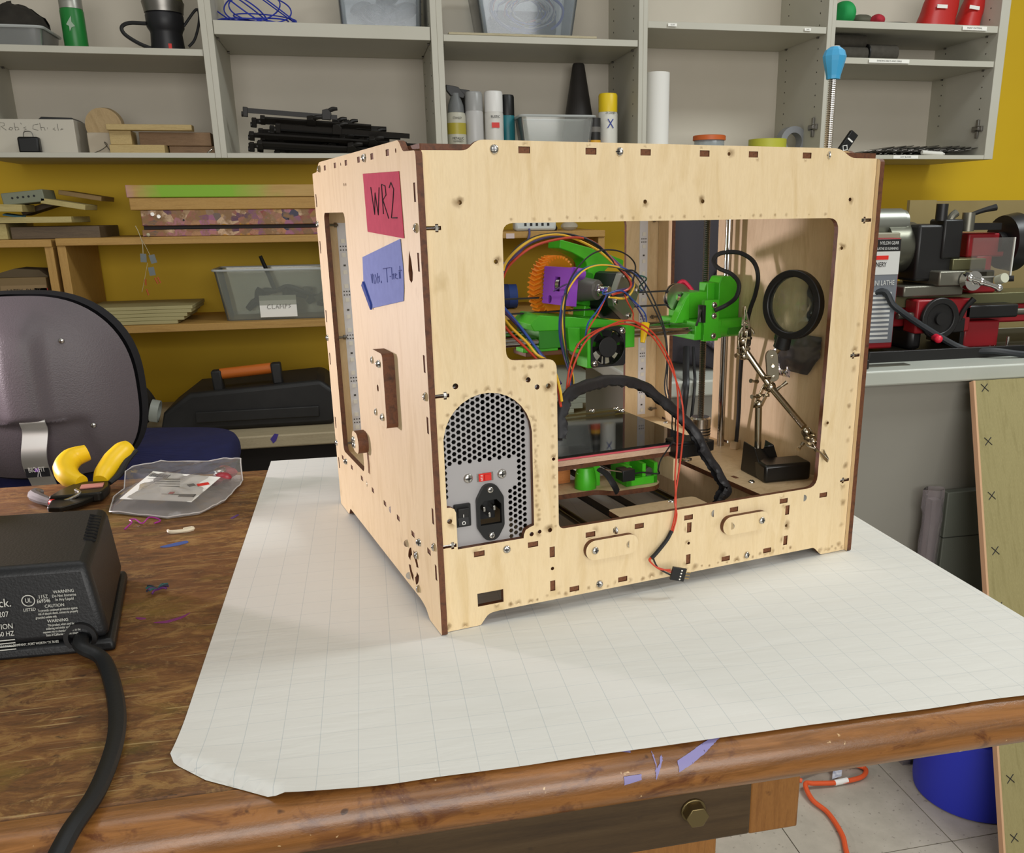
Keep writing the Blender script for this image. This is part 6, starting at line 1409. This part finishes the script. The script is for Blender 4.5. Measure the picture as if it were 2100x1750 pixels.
# bench: tool case and papers
BT = .6325
tc = thing('tool_case', 'long black tool case with orange grip on the low bench', 'tool case', (-.375, 1.93, BT))
CASE = mat('black_case_plastic', '1b1a1a', .5, c2='222120', scale=30)
MB().prism([(-.215, .0), (.235, .0), (.255, .03), (.245, .095), (.21, .125), (-.13, .105), (-.20, .055)], -.12, .12, lambda u, v, h: (u, h, v)).build('shell', CASE, tc, bevel=.012, segs=3)
MB().bx(-.12, .20, -.128, -.118, .025, .055).build('ridge', CASE, tc, bevel=.003)
MB().cyl((-.050, -.085, .148), (.082, -.085, .158), .0145, n=16).build('grip', mat('orange_grip', 'c0641c', .5), tc)
for x, z in ((-.058, .145), (.096, .158)): MB().box((x, -.085, z - .014), (.026, .036, .056), rotm(0, -3, 0)).build('grip_mount', CASE, tc, bevel=.004)
gb_ = blob('gear_bag', 'dark bundled gear bag beside the tool case', 'bag', (-.665, 1.90, BT), .055, .09, .060, mat('dark_bag', '201d1a', .7, c2='2c2824', scale=30), 12, .35)
MB().ring((.055, -.06, .06), (.075, -.06, .055), .030, .026, n=20).build('reflective_band', mat('pale_band', 'a0a49c', .4), gb_)
one('paper_sheet', MB().bx(-.075, .075, -.07, .07, 0, .0015), WHITEP, 'white paper sheet with a pen line on the low bench', 'paper', (-.60, 1.79, BT + .0002))
# right half of shelving seen through the printer
one('power_strip', MB().bx(-.062, .062, -.02, .02, 0, .032), mat('white_strip_plastic', 'ccd0cc', .4), 'white power strip on top of the pine shelving', 'power strip', (.470, 1.985, ST), (0, 0, .05), .008)
psn = bpy.data.objects['power_strip']
for k in range(5): MB().bx(-.035 + k * .017, -.028 + k * .017, -.0206, -.0196, .014, .022).build('outlet_slot', DARK, psn)
one('blue_cable', MB().tube([(.0, 0, .0), (-.003, -.012, -.02), (-.02, -.018, -.05), (-.06, -.02, -.085), (-.11, -.02, -.10), (-.16, -.02, -.10)], .0032, 7), mat('slate_blue_cable', '54507c', .5), 'slate blue cable hanging from the shelf edge', 'cable', (.449, 1.955, ST + .006))
one('plastic_scrap', MB().sph((0, 0, .012), .022, 10, 7, (1.2, 1, .6)), mat('cloudy_film', 'c2bcae', .3, alpha=.6), 'small wad of cloudy film on top of the pine shelving', 'wad', (.575, 1.985, ST))
one('dark_knob', MB().lathe([(.012, 0), (.014, .008), (.010, .016), (0, .018)], n=14), BLACK, 'small dark knob on top of the pine shelving', 'knob', (.525, 1.985, ST))
bl_ = thing('blue_roll', 'blue foam mat roll lying on the pine shelf', 'foam roll', (.38, 2.07, MS + .0376))
MB().cyl((-.28, 0, 0), (.045, 0, 0), .036, n=24).build('roll', mat('blue_foam', '27407e', .7), bl_); MB().ring((-.0, 0, 0), (.02, 0, 0), .037, .034, n=24).build('strap', mat('dark_blue_strap', '1c2c5c', .7), bl_)
ck = thing('cable_tangle', 'tangle of dark cords and grey hose on the low bench', 'cables', (.26, 1.84, BT))
for k in range(6): MB().tube([(.05 * math.cos(t * 1.1 + k) + .004 * k, .04 * math.sin(t * 1.1 + k * 2), .012 + .05 * abs(math.sin(t * .7 + k)) + .006 * k) for t in range(7)], .004, 6, 5).build('cord', mat('brown_cord', '3c382c', .6), ck)
MB().tube([(.02, -.03, .10), (.05, -.03, .09), (.075, -.03, .055), (.085, -.03, .01)], .0055, 8).build('hose', mat('grey_hose', '8c8a80', .5), ck); MB().box((.0, -.05, .008), (.11, .03, .012), rotm(0, 0, 8)).build('green_strip', mat('leaf_green', '3c7a34', .6), ck)
FB = mat('white_foam_board', 'a8ac9c', .6)
for k in range(5):
    w_ = .54 + .012 * k
    cbox('foam_board', ('white board lying lowest in the bench stack', 'white board lying second in the bench stack', 'white board lying in the middle of the bench stack', 'white board lying fourth in the bench stack', 'white board lying uppermost in the bench stack')[k], (.42), w_ - .008 + .014 * k, 1.76, 2.16, BT + k * .0155, BT + k * .0155 + .0150, FB, 0, 'board', .001)
# ================================================================== metal lathe on the counter
CTZ = .8885
la = thing('metal_lathe', 'red benchtop metal lathe with chrome handwheels on the counter', 'lathe', (1.2, 1.08, CTZ))
def A(x, y, z): return Vector((x - 1.2, y - 1.08, z - CTZ))
def LB(n, x0, x1, y0, y1, z0, z1, m, bev=.002): a, b = A(x0, y0, z0), A(x1, y1, z1); return MB().bx(a.x, b.x, a.y, b.y, a.z, b.z).build(n, m, la, bevel=bev)
LR_ = mat('lathe_red', '8e1a20', .4, c2='841820', scale=10); LBK = mat('lathe_black', '191818', .4); LGY = mat('machined_grey', '77756a', .35, .7); OLV = mat('oily_steel', '6c6a4c', .4, .6)
LB('chip_tray', .95, 1.75, .935, 1.26, CTZ, CTZ + .010, mat('tray_dark', '3a382e', .5, .4)); LB('tray_lip', .95, 1.75, .928, .936, CTZ, CTZ + .022, LBK, .001)
LB('headstock', .93, 1.045, 1.0, 1.16, .905, 1.130, LR_, .004); LB('gear_cover', .93, 1.06, 1.03, 1.14, 1.125, 1.140, mat('beige_cover', '8a8672', .5), .003)
dp = LB('data_plate', .94, 1.041, .9975, 1.0, .918, 1.128, mat('plate_grey', '6c7076', .5), .0003)
WH = mat('plate_white', 'c8c8c4', .5)
def DPl(n, x0, x1, z0, z1, m): a, b = A(x0, .9968, z0), A(x1, .9976, z1); return MB().bx(a.x, b.x, a.y, b.y, a.z, b.z).build(n, m, dp)
DPl('black_strip', .94, 1.041, 1.104, 1.128, LBK); DPl('white_strip', .94, 1.041, 1.058, 1.104, WH); MB().box(A(1.0, .9962, 1.092), (.030, .0008, .008)).build('red_mark', RED, dp)
for s, x, z, sz, m in (('NYLON GEAR', 1.036, 1.1205, .0095, WH), ('LATHE IS RUNNING', 1.036, 1.1095, .0075, WH), ('MACHINERY', 1.012, 1.078, .0135, LBK), ('MINI LATHE', 1.034, 1.041, .0145, WH)):
    text(s, sz, m, dp, A(x, .9962, z), (PI / 2, 0, 0), align='RIGHT', sx=.72)
for k in range(11): DPl('table_row', .945, 1.030, 1.018 - k * .0092, 1.0225 - k * .0092, WH)
MB().cyl(A(1.0, 1.08, 1.158), A(1.085, 1.08, 1.158), .030, n=30).cyl(A(1.085, 1.08, 1.158), A(1.094, 1.08, 1.158), .027, n=30).build('spindle_cover', mat('dull_aluminium', '93958c', .35, .8), la)
MB().cyl(A(1.045, 1.08, 1.108), A(1.115, 1.08, 1.108), .052, n=36).build('chuck', mat('chuck_grey', '6a6a5e', .35, .8), la)
for a in (90, 210, 330): MB().box(A(1.12, 1.08 + .03 * math.cos(math.radians(a)), 1.108 + .03 * math.sin(math.radians(a))), (.022, .016, .022), rotm(a, 0, 0)).build('chuck_jaw', LBK, la)
LB('motor_box', 1.095, 1.20, 1.02, 1.14, 1.04, 1.155, LBK, .006); LB('bed_way', 1.04, 1.75, 1.03, 1.13, .985, 1.010, OLV, .002); LB('bed', 1.04, 1.75, 1.035, 1.125, .945, .985, LR_, .004)
LB('saddle', 1.06, 1.20, 1.0, 1.15, 1.010, 1.032, LGY, .003); LB('cross_slide', 1.13, 1.26, .985, 1.12, 1.032, 1.062, LGY, .003); LB('tool_rest', 1.175, 1.255, 1.01, 1.09, 1.062, 1.085, OLV, .002); LB('apron_box', 1.085, 1.215, .985, 1.03, .935, 1.005, LR_, .004)
LB('tool_post', 1.150, 1.195, 1.015, 1.07, 1.085, 1.165, LBK, .004); MB().cyl(A(1.150, 1.03, 1.162), A(1.150, 1.03, 1.196), .012, n=18).build('post_knob', LBK, la); MB().tube([A(1.165, 1.03, 1.150), A(1.175, 1.03, 1.17), A(1.185, 1.03, 1.178)], .008, 10).build('post_nut', LGY, la)
MB().cyl(A(1.222, 1.04, 1.14), A(1.222, 1.04, 1.178), .013, n=18).build('clamp_hub', LGY, la); MB().tube([A(1.222, 1.04, 1.172), A(1.252, 1.035, 1.182), A(1.278, 1.03, 1.188)], [.004, .005, .007], 10).build('clamp_lever', LBK, la)
MB().bx(-.045, .08, -.02, .02, 0, .014).build('slide_bar', LBK, la).location = A(1.225, 1.06, 1.142); LB('tailstock_red', 1.235, 1.345, 1.05, 1.13, 1.085, 1.135, LR_, .004)
LB('tailstock_foot', 1.245, 1.31, 1.04, 1.14, 1.010, 1.03, LR_, .004); LB('tailstock_neck', 1.26, 1.30, 1.05, 1.13, 1.03, 1.088, LR_, .004)
MB().cyl(A(1.325, 1.06, 1.115), A(1.355, 1.06, 1.115), .056, .062, n=36).cyl(A(1.31, 1.06, 1.115), A(1.33, 1.06, 1.115), .022, n=20).build('tailstock_wheel', LBK, la)
# carriage handwheel with red knob
MB().ring(A(1.132, .968, .967), A(1.132, .978, .967), .043, .030, n=36).build('carriage_wheel', LBK, la, bevel=.002); MB().cyl(A(1.132, .972, .967), A(1.132, .985, .967), .031, n=30).cyl(A(1.132, .964, .967), A(1.132, .975, .967), .013, n=18).build('wheel_hub', LBK, la)
MB().cyl(A(1.122, .968, .930), A(1.114, .945, .929), .008, n=16).sph(A(1.113, .942, .929), .0085, 12, 8).build('red_knob', mat('signal_red', 'd01f38', .35), la)
# chrome cross slide handle
MB().cyl(A(1.195, .982, 1.043), A(1.195, .962, 1.043), .020, n=24).build('dial', CHROME, la)
for (x0, z0, x1, z1) in ((1.180, 1.050, 1.205, 1.042), (1.212, 1.040, 1.248, 1.028)):
    MB().tube([A(x0, .955, z0), A((x0 + x1) / 2, .952, (z0 + z1) / 2), A(x1, .952, z1)], [.0065, .0045, .0060], 12).build('ball_handle', CHROME, la); MB().sph(A(x1, .952, z1), .0085, 12, 8).build('handle_ball', CHROME, la)
MB().sph(A(1.180, .955, 1.050), .0085, 12, 8).build('handle_ball', CHROME, la)
MB().cyl(A(1.262, .975, 1.042), A(1.262, .955, 1.048), .010, n=16).build('white_knob', mat('ivory_knob', 'b8b8a4', .4), la); MB().cyl(A(1.272, .965, 1.045), A(1.284, .955, 1.046), .006, n=12).build('black_knob', LBK, la)
# clear chip guard
gd = thing('chip_guard', 'clear plastic chip guard standing over the lathe slide', 'guard', A(1.245, .985, 1.05) + Vector((1.2, 1.08, CTZ)))
MB().bx(-.045, .055, 0, .0025, 0, .078).build('guard_sheet', thin('guard_clear', 'f4f2ee', .05, .03), gd); MB().bx(.052, .055, -.0006, .003, 0, .078).build('guard_edge', mat('guard_edge', 'd8d8d0', .1, alpha=.8), gd); MB().bx(-.045, .055, -.0006, .003, -.003, 0).build('guard_foot', mat('guard_foot_grey', '8a8880', .5), gd)
# feet, lead screw, levers
LB('foot', 1.215, 1.30, 1.0, 1.12, .898, .955, LR_, .004); LB('foot_side', 1.205, 1.216, 1.0, 1.12, .902, .96, LBK, .002); LB('screw_guard', 1.20, 1.33, .985, 1.03, .962, .990, LBK, .004)
MB().cyl(A(1.05, 1.0, .972), A(1.7, 1.0, .972), .007, n=14).build('lead_screw', LGY, la)
MB().tube([A(1.185, .985, .958), A(1.195, .98, .985), A(1.210, .975, 1.005)], [.006, .005, .0065], 10).build('feed_lever', LBK, la); LB('feed_box', 1.16, 1.20, .98, 1.0, .935, .965, LBK, .003)
MB().tube([A(1.145, .9838, .992), A(1.160, .9838, .992), A(1.172, .9838, .985), A(1.176, .9838, .978)], .0018, 6).build('arrow_mark', WH, la); LB('foot', 1.085, 1.115, 1.0, 1.12, .898, .945, LBK, .010)
MB().cyl(A(1.293, .96, .899), A(1.293, .96, .925), .003, n=10).build('bolt', STEEL, la)
ch_ = MB()
for k in range(240):
    x, y = 1.06 + random.random() * .35, .945 + random.random() * .05; a = random.random() * PI
    ch_.box(A(x, y, CTZ + .0115 + random.random() * .002), (.006 * random.random() + .001, .0007, .0007), rotm(0, random.uniform(-30, 30), math.degrees(a)))
ch_.build('metal_chips', STEEL, la, kind='stuff')
cdl = one('black_cable', MB().tube([(-.30, .05, .06), (-.20, .0, .135), (-.17, -.02, .105), (-.10, -.03, .06), (-.02, -.05, .0165), (.03, -.085, .0150), (.09, -.097, .0072), (.16, -.085, .0072), (.26, -.06, .0072), (.40, -.02, .0072)], .0068, 8, 7), mat('cable_black', '23262a', .5), 'thick black cable draped across the front of the lathe', 'cable', (1.20, 1.0, CTZ))
one('steel_rule', MB().bx(-.05, .05, -.012, .012, 0, .0015), LGY, 'dark ruled strip lying at the counter edge', 'strip', (.965, .895, CTZ + .0001)); LBX = one('black_case', MB().bx(-.05, .05, -.022, .022, 0, .018), LBK, 'flat black case on the counter behind the printer', 'case', (.862, .885, CTZ + .0001), (0, 0, 0), .002)
one('backing_board', MB().bx(-.036, .036, 0, .012, 0, .318), mat('tan_mdf', '8c7c50', .7, c2='847448', scale=8), 'narrow tan board standing behind the lathe', 'board', (1.304, 1.33, CTZ)); one('backing_board', MB().bx(-.30, .30, 0, .012, 0, .316), mat('tan_mdf2', '84744a', .7, c2='7c6c42', scale=8), 'wide brown board standing behind the lathe', 'board', (1.642, 1.335, CTZ))
# dark backpack on the counter beyond the printer
bk = thing('backpack', 'dark patterned backpack with hanging straps on the counter', 'backpack', (.62, 1.02, CTZ))
MB().grid(lambda u, v: (.105 * math.copysign(abs(math.cos(2 * PI * u)) ** .6, math.cos(2 * PI * u)) * (1 - .25 * max(0, v - .7)) * (0.02 if v in (0,) else 1) , .08 * math.copysign(abs(math.sin(2 * PI * u)) ** .7, math.sin(2 * PI * u)) * (1 - .4 * v), .33 * v + .01 * noise.noise(Vector((u * 5, v * 5, 3)))), 36, 18).build('body', mat('black_nylon', '26232a', .6, bump=.3, bscale=90), bk, smooth=60)
def camo():
    m = bpy.data.materials.new('grey_print_fabric'); m.use_nodes = True; t = NT(m); f = t.noise(t.coord((6, 6, 1.6), rot=(.5, .6, 0)), 9, 5, .7); t.l(t.ramp(f, [(.45, lin('2a272e')), (.55, lin('54505a')), (.66, lin('8a8490'))]), t.b.inputs['Base Color']); t.b.inputs['Roughness'].default_value = .75; return m
MB().prism([(-.055, .085), (-.020, .150), (.05, .26), (.10, .31), (.102, .05), (.02, .02)], 0, .02, lambda u, v, h: (u, -.085 - h + v * .10, v)).build('flap', camo(), bk, bevel=.006)
MB().tube([(-.068, -.09, .160), (-.058, -.095, .145), (-.048, -.095, .15)], .006, 8).build('buckle', WHITEPL, bk)
cb_ = [Vector((-.086, -.105, .160)), Vector((-.074, -.105, .172)), Vector((-.050, -.110, .140)), Vector((-.056, -.110, .122)), Vector((-.070, -.110, .126))]
MB().tube(cb_, .0048, 8, 5, closed=True).build('carabiner', mat('crimson_metal', 'b8203c', .3, .4), bk)
MB().tube([(-.062, -.095, .05), (-.082, -.150, .018), (-.095, -.187, -.01), (-.100, -.189, -.06), (-.104, -.189, -.12)], .0062, 8, 6, flat=.4).build('strap', BLACK, bk); MB().tube([(-.050, -.10, .05), (-.066, -.150, .018), (-.078, -.187, -.01), (-.086, -.189, -.10)], .0028, 8, 6, flat=.6).build('strap', BLACK, bk)
MB().ring((-.104, -.192, -.128), (-.104, -.186, -.128), .011, .0075, n=18).build('strap_ring', BLACK, bk)
